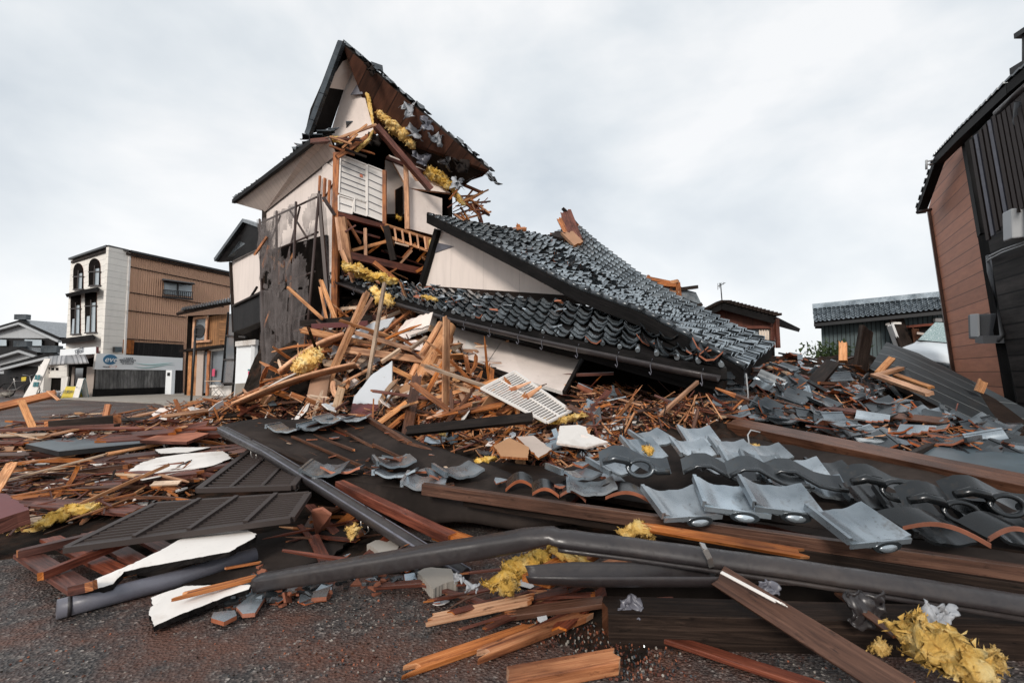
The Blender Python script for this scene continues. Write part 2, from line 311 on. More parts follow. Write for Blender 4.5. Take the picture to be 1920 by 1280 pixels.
def ground():
    m, N, L, b = base('asphalt', .75, .35); v = coords(N, L, 'Object')
    vo = N.new('ShaderNodeTexVoronoi'); vo.inputs['Scale'].default_value = 85; L.new(v, vo.inputs['Vector'])
    wn = ramp(N, L, vo.outputs['Color'], [(.0, (.012, .011, .011)), (.35, (.045, .040, .039)), (.6, (.095, .08, .074)), (.8, (.17, .145, .13)), (1, (.50, .45, .41))])
    f = nz(N, L, v, 1.3, 5); f3 = nz(N, L, v, .45, 3)
    red = ramp(N, L, nz(N, L, v, 2.3, 7, .7), [(.44, (0, 0, 0)), (.62, (.8, .8, .8))])
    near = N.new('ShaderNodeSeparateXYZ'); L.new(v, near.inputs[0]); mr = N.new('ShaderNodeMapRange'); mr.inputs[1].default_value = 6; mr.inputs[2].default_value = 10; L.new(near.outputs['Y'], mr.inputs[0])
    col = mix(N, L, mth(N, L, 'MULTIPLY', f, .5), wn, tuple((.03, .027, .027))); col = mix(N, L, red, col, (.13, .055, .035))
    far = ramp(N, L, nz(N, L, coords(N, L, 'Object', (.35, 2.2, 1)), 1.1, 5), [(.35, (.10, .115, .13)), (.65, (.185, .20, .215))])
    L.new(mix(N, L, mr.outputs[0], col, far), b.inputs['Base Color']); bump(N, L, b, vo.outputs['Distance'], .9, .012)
    L.new(ramp(N, L, f3, [(.4, (.38,) * 3), (.6, (.75,) * 3)]), b.inputs['Roughness'])
ground()
# ---------------------------------------------------------------- ground
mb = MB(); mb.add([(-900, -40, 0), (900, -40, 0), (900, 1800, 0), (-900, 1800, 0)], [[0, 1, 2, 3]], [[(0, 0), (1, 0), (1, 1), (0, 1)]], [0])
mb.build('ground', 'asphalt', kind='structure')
mb = MB(); pv = [gz(110, 748), gz(300, 735), gz(430, 738), gz(520, 752), gz(470, 775), gz(330, 771), gz(300, 757)]
mb.slab([p + Vector((0, 0, .03)) for p in pv], .06, up=True); mb.build('pavement', 'concrete', kind='structure')
# ---------------------------------------------------------------- rubble height field
HP = []
def hz(px, py, z): p = gz(px, py, z); HP.append((p.x, p.y, z))
def hd(px, py, d): p = at(px, py, d); HP.append((p.x, p.y, max(0, p.z)))
for a in [(0, 800, .12), (150, 800, .16), (350, 795, .3), (0, 900, .1), (200, 900, .12), (400, 880, .2), (0, 1000, .03), (300, 970, .06), (500, 950, .1), (100, 1120, 0), (300, 1150, 0), (600, 1120, 0),
          (620, 1050, .02), (760, 1040, .03), (800, 1100, 0), (900, 1200, 0), (0, 745, 0), (200, 762, 0), (350, 772, .03), (425, 775, .25), (300, 1250, 0), (0, 1100, 0), (1000, 1260, 0), (1100, 1170, .03), (1400, 1250, 0),
          (500, 850, .12), (620, 900, .06), (700, 930, .02), (850, 980, 0), (1000, 990, 0), (1200, 1040, 0), (900, 870, .22), (1000, 830, .4), (1130, 800, .52), (1120, 900, .2), (1250, 915, .2), (1500, 960, .16), (1700, 985, .16),
          (1900, 1010, .16), (1300, 830, .38), (1600, 880, .38), (1900, 940, .36), (1500, 1070, .02), (1900, 1130, .02), (1700, 1250, 0), (1900, 1270, 0), (0, 765, .02), (1150, 855, .33)]: hz(*a)
for a in [(470, 768, 7.0), (520, 745, 7.2), (590, 690, 8.2), (700, 640, 8.4), (800, 645, 8.2), (850, 700, 7), (700, 765, 6.2), (600, 770, 6), (950, 760, 6), (1100, 765, 5.5), (1200, 770, 5.2), (1300, 765, 5.1), (900, 690, 7.8), (1000, 740, 6.6),
          (1430, 700, 6.5), (1430, 765, 5.3), (1500, 690, 8.6), (1600, 680, 9.3), (1550, 730, 6.9), (1650, 765, 5.8), (1720, 705, 8), (1790, 765, 8), (1880, 765, 7.6), (1850, 790, 6.5), (1780, 735, 9.5), (1880, 740, 9.5), (1500, 805, 4.8), (1700, 825, 4.6), (1850, 855, 4.1), (1850, 800, 5.5), (1900, 905, 3.5), (1460, 668, 10.5),
          (1640, 665, 12), (1780, 700, 12), (1250, 760, 6.6), (1100, 730, 7.6), (1900, 830, 6), (700, 560, 11.5), (800, 560, 11), (580, 640, 10.5), (600, 600, 12), (1000, 650, 10), (1200, 690, 9), (1050, 620, 12), (1330, 690, 10)]: hd(*a)
HP = np.array(HP)
def H(x, y):
    dx = HP[:, 0] - x; dy = HP[:, 1] - y; d2 = dx * dx + dy * dy + .004; sc = .25 + .09 * y; w = 1 / d2 ** 2
    h = float((w * HP[:, 2]).sum() / w.sum()); dm = math.sqrt(float(d2.min())); k = 1 - min(1, max(0, (dm - 2.2 * sc - .3) / 1.2)); return h * k
def Hn(x, y):
    h = H(x, y)
    return h if h < .01 else h + (noise.noise((x * 3, y * 3, 1)) * .10 + noise.noise((x * 9, y * 9, 4)) * .05) * min(1, h * 2.5)
def onheap(px, py, lift=0.0):
    r = ray(px, py); t = 1.4
    while t < 16:
        p = CAM + r * (t / r.y)
        if p.z < H(p.x, p.y) + lift: return p
        t *= 1.012
    return None
mb = MB(); X0, X1, Y0, Y1, ST = -6.2, 8.6, 1.7, 13.0, .085; nx, ny = int((X1 - X0) / ST), int((Y1 - Y0) / ST)
hh = [[Hn(X0 + i * ST, Y0 + j * ST) for i in range(nx + 1)] for j in range(ny + 1)]; idx = {}; vv = []; ff = []
for j in range(ny):
    for i in range(nx):
        q = [(i, j), (i + 1, j), (i + 1, j + 1), (i, j + 1)]
        if max(hh[b][a] for a, b in q) > .02:
            for k in q:
                if k not in idx: idx[k] = len(vv); vv.append((X0 + k[0] * ST, Y0 + k[1] * ST, hh[k[1]][k[0]] - .02))
            ff.append([idx[k] for k in q])
mb.add(vv, ff, [[(0, 0)] * 4] * len(ff), [0] * len(ff), False); mb.build('rubble', 'rubble_dark', kind='stuff', label='dark broken rubble heap filling the ground under the collapsed house')
# ---------------------------------------------------------------- tiled roofs
def lerp(a, b, t): return a + (b - a) * t
def poly_at(P, t):
    ls = [0]
    for i in range(1, len(P)): ls.append(ls[-1] + (P[i] - P[i - 1]).length)
    t *= ls[-1]
    for i in range(1, len(P)):
        if t <= ls[i] or i == len(P) - 1: return P[i - 1].lerp(P[i], (t - ls[i - 1]) / max(1e-6, ls[i] - ls[i - 1]))
def coons(T, B, Lf, Rt):
    def f(s, t):
        a = poly_at(T, s).lerp(poly_at(B, s), t) + poly_at(Lf, t).lerp(poly_at(Rt, t), s)
        return a - (T[0].lerp(T[-1], s)).lerp(B[0].lerp(B[-1], s), t)
    return f
def tile_roof(mb, f, ns, nt, amp=.03, miss=lambda s, t: 0, jit=lambda s, t: .15, lift=.035, rng=R, flat=False):
    K = 7
    for j in range(nt):
        for i in range(ns):
            s0, s1, t0, t1 = i / ns, (i + 1.0) / ns, j / nt, (j + 1.12) / nt; sc, tc = (i + .5) / ns, (j + .5) / nt
            if rng.random() < miss(sc, tc): continue
            jt = jit(sc, tc); p00, p10, p01 = f(s0, t0), f(s1, t0), f(s0, min(1.02, t1)); p11 = f(s1, min(1.02, t1))
            n = (p10 - p00).cross(p01 - p00).normalized(); n = n if n.z > 0 else -n
            ds = (p01 - p00).normalized(); dj = ds * rng.gauss(0, .05 * jt) + (p10 - p00).normalized() * rng.gauss(0, .03 * jt); up = abs(rng.gauss(0, .03 * jt)); tw = rng.gauss(0, .05 * jt)
            top, bot = [], []
            for k in range(K):
                u = k / (K - 1); z = 0 if flat else amp * math.cos(2 * math.pi * u * .97) + amp * .3 * math.cos(4 * math.pi * u)
                top.append(p00.lerp(p10, u) + n * (z + amp * .4 + up * .3) + dj); bot.append(p01.lerp(p11, u) + n * (z + amp * .4 + lift + up + tw * (u - .5)) + dj)
            fr = [p - n * .022 for p in bot]; P = top + bot + bot + fr; fs = []; sm = []
            for k in range(K - 1): fs.append([k, k + 1, K + k + 1, K + k]); sm.append(True)
            for k in range(K - 1): fs.append([2 * K + k, 2 * K + k + 1, 3 * K + k + 1, 3 * K + k]); sm.append(False)
            for a, b in ((0, 1),): P += [top[0] - n * .03, bot[0] - n * .03, top[-1] - n * .03, bot[-1] - n * .03]; q = 4 * K; fs += [[0, K, q + 1, q], [K - 1, 2 * K - 1, q + 3, q + 2]]; sm += [False, False]
            br = rng.random() < .05 * jt
            mb.add(P, fs, [[(0, 0)] * 4] * len(fs), [0] * (K - 1) + [2 if br else 1] * (K - 1) + [1, 1], sm)
# ---------------------------------------------------------------- the collapsed house: tower
house = thing('collapsed_house', 'collapsed cream timber house with torn open upper storey and sunken dark tiled roofs', 'house', (-2.5, 10, 0))
left = vplane((632, 11), (497, 14.5)); front = vplane((632, 11), (830, 12.3))
w = MB(); w.slab([left(632, 283), left(497, 374), left(491, 700), left(628, 600)], .12, U=Vector((left.u.x, left.u.y, 0)))
w.slab([left(604, 300, .04), left(632, 318, .04), left(632, 330, .04), left(606, 372, .04)], .05, 0)
house_wall = w.build('wall', ['cream_panel', 'wood_brown'], house)
w = MB(); w.beam(left(497, 372, .03), left(491, 702, .03), .12, .12); w.build('corner_post', ['wood_dark'] * 2, house)
w = MB(); w.beam(left(632, 288, .05), left(628, 600, .05), .14, .14, mt=2)
for k in range(4): w.beam(left(600 + k * 9, 330 + k * 4, .08), left(598 + k * 9, 372 + k * 6, .08), .05, .05, mt=2)
w.build('corner_post', ['wood_dark', 'wood_raw', 'wood_orange'], house)
# interior room boxes, coloured near black to paint in the shade behind the torn front
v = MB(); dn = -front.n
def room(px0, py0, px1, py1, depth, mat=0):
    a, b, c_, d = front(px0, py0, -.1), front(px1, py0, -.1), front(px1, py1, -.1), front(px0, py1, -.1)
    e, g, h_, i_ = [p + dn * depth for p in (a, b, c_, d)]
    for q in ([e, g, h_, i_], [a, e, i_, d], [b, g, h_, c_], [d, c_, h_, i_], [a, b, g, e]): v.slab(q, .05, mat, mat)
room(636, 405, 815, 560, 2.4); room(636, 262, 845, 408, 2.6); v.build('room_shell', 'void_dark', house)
w = MB(); w.slab([front(764, 352, .02), front(829, 372, .02), front(829, 445, .02), front(764, 428, .02)], .08)
w.slab([front(722, 300, -.9), front(765, 318, -.9), front(765, 425, -.9), front(722, 410, -.9)], .05)
w.slab([front(729, 290, -.3), front(800, 320, -.3), front(845, 362, .1), front(764, 352, .0)], .06)
w.build('inner_wall', ['plaster_cream', 'wood_raw'], house)
w = MB(); w.slab([front(741, 356, -.86), front(755, 348, -.86), front(756, 420, -.86), front(742, 418, -.86)], .05); w.build('door', ['wood_dark', 'wood_raw'], house)
# closet doors
for (q, nm) in (([(639, 290), (687, 309), (687, 379), (636, 362)], 'closet_door'), ([(689, 309), (719, 321), (718, 415), (689, 404)], 'closet_door'), ([(635, 366), (664, 375), (660, 401), (635, 395)], 'closet_door'), ([(665, 372), (688, 380), (688, 405), (664, 398)], 'closet_door')):
    m_ = MB(); m_.slab([front(x, y, .10) for x, y in q], .05); dr = m_.build(nm, ['plaster_white', 'wood_raw'], house)
    x0, x1 = q[0][0], q[1][0]; g_ = MB(); nl = 7 if q[2][1] - q[0][1] > 60 else 2
    for k in range(1, nl):
        t = k / nl; a = (lerp(q[0][0], q[3][0], t) + 2, lerp(q[0][1], q[3][1], t)); b = (lerp(q[1][0], q[2][0], t) - 2, lerp(q[1][1], q[2][1], t)); g_.beam(front(*a, .112), front(*b, .112), .012, .012)
    for a, b in ((0, 1), (1, 2), (2, 3), (3, 0)): g_.beam(front(*q[a], .11), front(*q[b], .11), .03, .03, mt=1)
    g_.build('door_trim', ['gutter_grey', 'plaster_white'], dr)
m_ = MB(); m_.slab([front(675, 326, .118), front(680, 328, .118), front(680, 333, .118), front(675, 331, .118)], .01); m_.build('paper_tag', ['sign_orange', 'sign_orange'], house)
def posts(name, rows, mats, vp=front, parent=house, off=.12):
    b_ = MB()
    for (x0, y0, x1, y1, wd, mt, of) in rows: b_.beam(vp(x0, y0, of), vp(x1, y1, of), wd, wd * .8, jag=(0, R.choice([0, .12])), mt=mt, me=mt)
    return b_.build(name, mats, parent)
WM = ['wood_raw', 'wood_orange', 'wood_red', 'wood_dark', 'wood_pale']
for r in [(635, 403, 722, 426, .14, 2, .1), (721, 320, 721, 428, .09, 1, .12), (761, 308, 764, 430, .11, 0, .15), (724, 296, 812, 330, .1, 2, -.2), (705, 237, 808, 356, .16, 2, .5), (631, 295, 706, 246, .12, 1, .3), (633, 260, 700, 236, .07, 0, .3),
          (722, 422, 807, 449, .08, 0, .2), (724, 443, 800, 470, .08, 0, .2), (724, 424, 738, 488, .14, 3, .3), (800, 446, 806, 476, .08, 0, .22), (641, 408, 655, 498, .16, 0, .35), (634, 408, 641, 470, .12, 0, .3), (648, 410, 672, 450, .07, 1, .1),
          (660, 432, 712, 446, .06, 2, 0), (685, 428, 686, 480, .07, 0, .1), (660, 470, 728, 452, .09, 0, 0), (690, 475, 726, 448, .07, 1, -.2), (655, 480, 790, 510, .2, 2, .3), (700, 492, 760, 540, .12, 1, .4), (745, 500, 772, 470, .06, 0, .3), (740, 455, 766, 462, .05, 4, .25),
          (715, 470, 800, 500, .05, 2, -.4), (640, 470, 660, 520, .1, 0, .6), (780, 510, 805, 495, .08, 1, .4), (650, 500, 720, 520, .1, 1, .7)]: posts('beam', [r], WM)
posts('broken_railing', [(740 + k * 14, 428 + k * 4, 743 + k * 14, 452 + k * 4, .045, 0, .24) for k in range(5)], WM)
for k in range(16):      # short splintered studs in the torn floor edge
    x = R.uniform(640, 800); y = R.uniform(415, 520); a = R.uniform(-1.2, 1.2); l = R.uniform(14, 40); posts('broken_stud', [(x, y, x + math.cos(a) * l, y + math.sin(a) * l, R.uniform(.03, .07), R.randrange(4), R.uniform(-.8, .5))], WM)
# upper gable and steep roof
w = MB(); w.slab([at(667, 117, 11.35), at(700, 243, 11.3), at(690, 262, 11.3), at(616, 262, 11.6), at(625, 232, 11.6), at(644, 168, 11.5)], .1, U=Vector((1, 0, 0))); w.build('gable_wall', ['plaster_cream', 'wood_orange'], house)
w = MB(); w.slab([at(657, 178, 11.3), at(674, 151, 11.25), at(680, 176, 11.23)], .02); w.build('gable_vent', ['gutter_grey', 'gutter_grey'], house)
w = MB(); w.slab([at(642, 90, 10.75), at(668, 119, 11.3), at(645, 169, 11.4), at(612, 164, 10.85)], .03); w.build('soffit', ['plaster_cream', 'wood_dark'], house)
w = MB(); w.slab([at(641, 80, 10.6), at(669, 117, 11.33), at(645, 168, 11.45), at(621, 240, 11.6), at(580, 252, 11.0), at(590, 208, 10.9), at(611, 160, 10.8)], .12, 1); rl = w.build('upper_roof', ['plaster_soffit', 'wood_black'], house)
w = MB()
for k in range(7): t = k / 7; w.beam(at(lerp(641, 578, t), lerp(79, 252, t), 10.6 + t * .4), at(lerp(641, 578, t + .13), lerp(79, 252, t + .13), 10.65 + t * .4), .1, .16, jag=(.03, .05))
w.build('verge_tile', ['tile_dark', 'tile_dark'], rl)
A, B_ = at(641, 82, 10.6), at(917, 320, 11.9); w = MB()
w.slab([A, B_, at(905, 331, 12.2), at(884, 338, 12.9), at(868, 350, 12.8), at(838, 360, 12.7), at(770, 330, 12.2), at(701, 243, 11.8), at(669, 117, 11.5)], .1); rr = w.build('steep_roof', ['sheathing', 'wood_dark'], house)
fr = coons([A + Vector((0, 0, .06)), B_ + Vector((0, 0, .06))], [A + Vector((.3, 1.2, .02)), B_ + Vector((.2, 1.2, -.0))], [A + Vector((0, 0, .06)), A + Vector((.3, 1.2, .02))], [B_ + Vector((0, 0, .06)), B_ + Vector((.2, 1.2, 0))])
w = MB(); tile_roof(w, fr, 17, 4, .03, miss=lambda s, t: .12, jit=lambda s, t: 1.2); w.build('roof_tiles', ['tile_dark', 'tile_dark', 'terracotta'], rr)
w = MB()
def sheet(name, pts, mats, parent=None, amp=.05, n=8, **kw):     # crumpled sheet between four corners
    g = MB(); a, b, c_, d = [Vector(p) for p in pts]; o = Vector((R.random() * 50, 0, 0)); sz = (a - c_).length
    def fn(s, t):
        p = a.lerp(b, s).lerp(d.lerp(c_, s), t); k = 2.2 / max(.15, sz)
        return p + noise.noise_vector((p + o) * k * 1.6) * amp + noise.noise_vector((p + o) * k * 5) * amp * .5
    g.grid(fn, n, n); return g.build(name, mats, parent, solid=.004, **kw)
for (x, y, s, d) in [(696, 130, 9, 11.1), (765, 205, 16, 11.4), (775, 250, 18, 11.8), (820, 262, 14, 11.8), (800, 235, 12, 11.5), (835, 305, 13, 12.1), (866, 310, 14, 12), (858, 345, 16, 12), (790, 300, 16, 12.1), (700, 260, 14, 11.3), (655, 268, 12, 11.2)]:
    d -= .36; s *= .9
    sheet('torn_membrane', [at(x - s, y - s * .8, d), at(x + s, y - s * R.uniform(.2, 1), d + .2), at(x + s * R.uniform(.3, 1), y + s, d), at(x - s * .5, y + s * R.uniform(.2, .8), d - .1)], ['foil'] if R.random() < .25 else R.choice([['gutter_grey'], ['gutter_plastic'], ['tarpaper']]), house, .16)
def lump(mb, pts, rad, amp=.35, n=30, seg=14, sq=.6):
    P = [poly_at([Vector(p) for p in pts], k / (seg * (len(pts) - 1))) if len(pts) > 1 else Vector(pts[0]) for k in range(seg * (len(pts) - 1) + 1)]
    o = Vector((R.random() * 99, R.random() * 99, 0)); K = len(P); rr_ = [rad * (.25 + .75 * math.sin(math.pi * min(1, max(0, (i + .4) / (K - .2)))) ** .6) for i in range(K)]
    b0 = len(mb.v); mb.tube(P, rr_, n, 0, sq); ns = 1.1 / rad
    for i in range(b0, len(mb.v)):
        p = Vector(mb.v[i]); mb.v[i] = tuple(p + noise.noise_vector((p + o) * ns) * rad * amp * 1.3 + noise.noise_vector((p + o) * ns * 3.3) * rad * amp * .6 + noise.noise_vector((p + o) * ns * 8) * rad * amp * .45)
_lump = lump
def lump(mb, pts, rad, amp=.35, n=30, seg=14, sq=.6):
    b0 = len(mb.v); _lump(mb, pts, rad, amp, n, seg, sq); b1 = len(mb.v)
    for _ in range(420):
        p = Vector(mb.v[R.randrange(b0, b1)]); d = Vector((R.gauss(0, 1), R.gauss(0, 1), R.gauss(.2, .8))).normalized() * rad * R.uniform(.1, .38); e = d.cross(Vector((R.random(), R.random(), R.random()))).normalized() * rad * R.uniform(.03, .12)
        m1 = p + d * .5 + e; q = p + d + Vector((R.gauss(0, .1), 0, R.gauss(0, .1))) * rad; mb.add([p - e, m1, q, p + d * .45 - e], [[0, 1, 2, 3]], [[(0, 0)] * 4], [0])
for pts, rad in [([(705, 208, 11.5), (730, 232, 11.6), (752, 250, 11.7), (776, 277, 11.8)], .19), ([(798, 318, 12.0), (822, 332, 12.1), (848, 352, 12.1)], .2), ([(610, 262, 11), (635, 262, 10.9), (650, 275, 10.9)], .09), ([(672, 112, 11.25), (684, 150, 11.25), (692, 190, 11.25), (700, 236, 11.2)], .05), ([(660, 290, 10.9), (690, 265, 10.9), (700, 245, 10.9)], .06), ([(640, 498, 10.2), (665, 505, 10.2), (700, 520, 10.3)], .2), ([(690, 515, 10.1), (745, 528, 10.1)], .13), ([(808, 450, 11.8), (812, 470, 11.8)], .1), ([(742, 404, 11.8), (752, 412, 11.8)], .07), ([(845, 350, 12.3), (870, 385, 12.3)], .1)]:
    g = MB(); lump(g, [at(*p) for p in pts], rad); g.build('insulation_batt', 'insulation', house)
# left eave of the tower
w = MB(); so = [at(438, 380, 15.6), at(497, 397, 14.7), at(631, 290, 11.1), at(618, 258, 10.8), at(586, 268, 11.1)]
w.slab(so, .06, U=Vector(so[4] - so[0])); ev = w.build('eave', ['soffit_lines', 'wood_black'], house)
oe = [at(438, 376, 15.6), at(520, 320, 13.2), at(584, 262, 11.1)]; ie = [p + Vector((.9, .35, .55)) for p in oe]
w = MB(); tile_roof(w, coons(ie, oe, [ie[0], oe[0]], [ie[-1], oe[-1]]), 26, 4, .03, jit=lambda s, t: .5 + 1.5 * (s > .8)); w.build('roof_tiles', ['tile_dark', 'tile_dark', 'terracotta'], ev)
w = MB(); w.beam(at(438, 378, 15.5), at(586, 266, 11.0), .1, .12); w.beam(at(584, 266, 11), at(624, 262, 10.9), .1, .1, mt=1); w.build('fascia', ['wood_black', 'wood_red'], ev)
for k in range(9):
    a = R.uniform(-.6, 1.1); x, y = R.uniform(590, 660), R.uniform(256, 286); posts('broken_rafter', [(x, y, x + 45 * math.cos(a), y - 34 * math.sin(a), .05, R.randrange(4), R.uniform(.2, .6))], WM)
for k in range(34):      # splayed sticks right of the tower
    a = R.uniform(-.2, 1.2) if k % 3 else R.uniform(-1.2, 0); l = R.uniform(25, 55); x, y = R.uniform(835, 885), R.uniform(368, 410)
    posts('broken_lath', [(x, y, x + l * math.cos(a), y + l * math.sin(a) * .75, R.uniform(.02, .06), R.randrange(3), R.uniform(-.6, .3))], WM)
for r in [(868, 346, 905, 362, .08, 1, -.3), (905, 360, 868, 382, .1, 1, -.2), (893, 384, 902, 416, .1, 2, -.2), (870, 378, 918, 404, .06, 2, -.2), (880, 396, 895, 378, .05, 1, -.2)]: posts('broken_rafter', [r], WM)
# lower left wing
w = MB(); wl = vplane((487, 14.2), (434, 16.2)); w.slab([wl(490, 466), wl(432, 492), wl(437, 572), wl(490, 545)], .1, U=wl.u); w.build('wing_wall', ['cream_panel', 'wood_dark'], house)
w = MB(); w.slab([at(406, 491, 16.5), at(436, 489, 16.1), at(492, 462, 14.1), at(492, 425, 14.1), at(462, 414, 15.3)], .12); wr = w.build('wing_roof', ['wood_black', 'tile_dark'], house)
w = MB(); w.beam(at(407, 488, 16.5), at(461, 414, 15.3), .2, .12); w.beam(at(461, 414, 15.3), at(490, 424, 14.1), .2, .1); w.build('ridge_tiles', ['tile_dark', 'tile_dark'], wr)
w = MB(); w.slab([wl(436, 572, .25), wl(490, 546, .25), wl(490, 602, .25), wl(438, 622, .25)], .06, U=wl.u); w.build('balcony_board', ['boards_black', 'wood_dark'], house)
w = MB(); w.slab([at(438, 622, 16), at(492, 603, 14), at(492, 612, 14.6), at(455, 628, 16)], .1); w.beam(wl(432, 492, .05), wl(438, 622, .05), .08, .08); w.beam(wl(436, 574, .3), wl(490, 548, .3), .06, .06); w.beam(wl(462, 570, .2), wl(482, 538, .2), .05, .05); w.build('balcony_frame', ['wood_dark', 'wood_dark'], house)
w = MB(); w.slab([wl(438, 620, -.4), wl(492, 600, -.4), wl(492, 720, -.4), wl(440, 740, -.4)], .1); w.build('ground_floor_shade', ['void_dark', 'void_dark'], house)  # near-black sheet paints in the shade of the ground floor under the wing
# debris netting on its scaffold
net = thing('scaffold_netting', 'torn translucent grey debris netting hanging on a leaning dark scaffold frame by the tower', 'netting', (-5.4, 11.6, 0))
TL, TR, BR, BL = at(487, 416, 13), at(598, 364, 10.5), at(572, 668, 9.6), at(495, 706, 10.8)
def netf(s, t): return TL.lerp(TR, s).lerp(BL.lerp(BR, s), t)
fw = (TR - TL).cross(BL - TL).normalized(); fw = fw if fw.dot(CAM - TL) > 0 else -fw
def npanel(s0, s1, t0, t1, amp, n, top=0, bot=0):
    g = MB(); o = R.random() * 40
    def fn(a, b):
        s, t = lerp(s0, s1, a), lerp(t0, t1, b); t += top * a * (1 - b) + bot * (a - .5) * b + .012 * math.sin(a * 17 + o)*b
        return netf(s, t) + fw * (.06 + .45 * amp * (noise.noise((s * 7 + o, t * 2, o)) + .25 * noise.noise((s * 22, t * 4, o)))) + fw * .035 * math.sin(s * 55 + o + 2 * noise.noise((s * 3, t * 6, o))) + Vector((1, .6, 0)).normalized() * (.05 * noise.noise((s * 4, t * 9, o)))
    g.grid(fn, 30, 30); kp = [i for i, f in enumerate(g.f) if noise.noise((g.v[f[0]][0] * 2.2 + o, g.v[f[0]][2] * 1.3, o)) + .35 * noise.noise((g.v[f[0]][0] * 9, g.v[f[0]][2] * 4, o)) < .36]
    g.f = [g.f[i] for i in kp]; g.uv = [g.uv[i] for i in kp]; g.m = [g.m[i] for i in kp]; g.s = [g.s[i] for i in kp]; g.build('net_panel', 'netting', net)
for a in [(0, .36, 0, .5, .14, 14, .02, .06), (.33, .64, .0, .55, .18, 16, 0, -.06), (.62, 1, 0, .6, .07, 14, 0, 0), (.18, .5, .42, .78, .14, 12, -.06, .03), (0, .42, .5, 1, .12, 14, 0, 0), (.38, .75, .55, 1, .14, 14, .03, 0), (.7, 1, .6, .97, .1, 10, 0, 0), (.1, .35, .05, .4, .22, 12, 0, 0)]: npanel(*a)
def pole(name, a, b, r=.024, parent=net, mat='net_pole'):
    g = MB(); g.tube([a, b], r, 8); g.build(name, mat, parent)
for s in (0, .33, .66, 1): pole('upright_pole', netf(s, -.02), netf(s, 1.0), .03)
for t in (0, .25, .5, .75, .97): pole('ledger_pole', netf(0, t) - fw * .05, netf(1, t) - fw * .05)
for a, b in (((0, .25), (.33, 0)), ((.33, .5), (.66, 0)), ((.66, .5), (.33, .75)), ((0, .75), (.33, .5)), ((.5, 0), (.8, .25))): pole('brace_pole', netf(*a) - fw * .1, netf(*b) - fw * .1)
for a, b in (((598, 364, 10.5), (613, 545, 10.2)), ((606, 370, 10.9), (628, 404, 11)), ((613, 545, 10.2), (600, 640, 9.6))):
    g = MB(); g.beam(at(*a), at(*b), .07, .07); g.build('frame_post', ['net_pole', 'net_pole'], net)
g = MB(); g.grid(lambda s, t: at(lerp(599, 612, s) + t * 8, lerp(366, 392, s) + t * 150, 10.55 + .05 * noise.noise((s * 5, t * 7, 2))), 5, 12); g.build('net_panel', 'netting', net)
for k in range(16):
    x, y = R.uniform(500, 600), R.uniform(440, 600); a = R.uniform(.4, 2.4); posts('inner_lath', [(x, y, x + 30 * math.cos(a), y + 40 * math.sin(a), R.uniform(.04, .09), R.randrange(2), -.0)], WM, vp=lambda px, py, of=0: at(px, py, 12.1 + of))
w = MB(); w.slab([at(497, 470, 13.3), at(612, 440, 11.4), at(612, 600, 11.2), at(494, 700, 12.8)], .05); w.build('ground_floor_shade', ['void_dark', 'void_dark'], house)  # near-black sheet paints in the dark, unlit storey behind the netting
# ---------------------------------------------------------------- collapsed main roof
Tp = [at(802, 404, 10.6), at(880, 418, 11.3), at(960, 432, 12.2), at(1030, 447, 13), at(1066, 418, 13.6)]
Nv = vplane((802, 10.6), (1392, 5.55)); Lf = [Tp[0]] + [Nv(x, y) for x, y in ((886, 444), (992, 497), (1081, 543), (1205, 589), (1290, 635), (1392, 694))]
Fv = vplane((1066, 13.6), (1448, 8.0)); Rt = [Tp[-1]] + [Fv(x, y) for x, y in ((1085, 426), (1134, 468), (1205, 522), (1311, 582), (1448, 650))]
Bt = [Lf[-1], at(1418, 672, 6.8), Rt[-1]]
mf = coons(Tp, Bt, Lf, Rt); rough_z = lambda s, t: math.exp(-((s - .42) ** 2 / .05 + (t - .33) ** 2 / .06))
deck = MB(); deck.grid(mf, 14, 20, 0, False); deck.grid(lambda s, t: mf(s, t) + Vector((0, 0, -.14)), 14, 20, 1, False, True)
def strip(P, h, mt, off=Vector((0, 0, 0))):
    for i in range(len(P) - 1): deck.slab([P[i] + off, P[i + 1] + off, P[i + 1] + off - Vector((0, 0, h)), P[i] + off - Vector((0, 0, h))], .06, mt, mt)
strip(Lf, .2, 1, Vector((-.02, -.03, .02))); strip(Bt, .15, 1); strip(Rt, .15, 1)
main = deck.build('main_roof', ['underlay_brown', 'wood_black'], house)
w = MB(); tile_roof(w, mf, 25, 36, .030, miss=lambda s, t: .02 + .07 * rough_z(s, t), jit=lambda s, t: .22 + 1.5 * rough_z(s, t) + 1.2 * max(0, t - .85), lift=.045); w.build('roof_tiles', ['tile_roof', 'tile_black', 'terracotta'], main)  # tile fronts and sides coloured near black as shade in the gaps
w = MB(); vt = [mf(0, k / 30) for k in range(31)]
for k in range(30):
    d = (vt[k + 1] - vt[k]); w.tube([vt[k] + Vector((.02, -.02, .03)), vt[k] + d * 1.03 + Vector((.02, -.02, .045))], .05, 10, caps=True, sq=.8)
w.build('verge_tiles', 'tile_dark', main)
for k, (a, b, wd) in enumerate([((1062, 400, 13), (1082, 452, 12.4), .3), ((1040, 440, 12.6), (1064, 446, 12.4), .35), ((1052, 412, 13), (1070, 448, 12.5), .2), ((1060, 396, 13), (1080, 420, 13), .06), ((968, 431, 12), (985, 430, 12.1), .12), ((972, 424, 12.2), (974, 436, 12.1), .1), ((1066, 440, 12.3), (1084, 458, 12.1), .3)]):
    w = MB(); w.beam(at(*a), at(*b), wd, .09, roll=.6, jag=(.15, .1), mt=0, me=1); w.build('ridge_timber', [['wood_red', 'wood_dark', 'wood_orange', 'wood_dark', 'wood_orange', 'wood_orange', 'panel_tan'][k], 'wood_orange'], main)
w = MB()
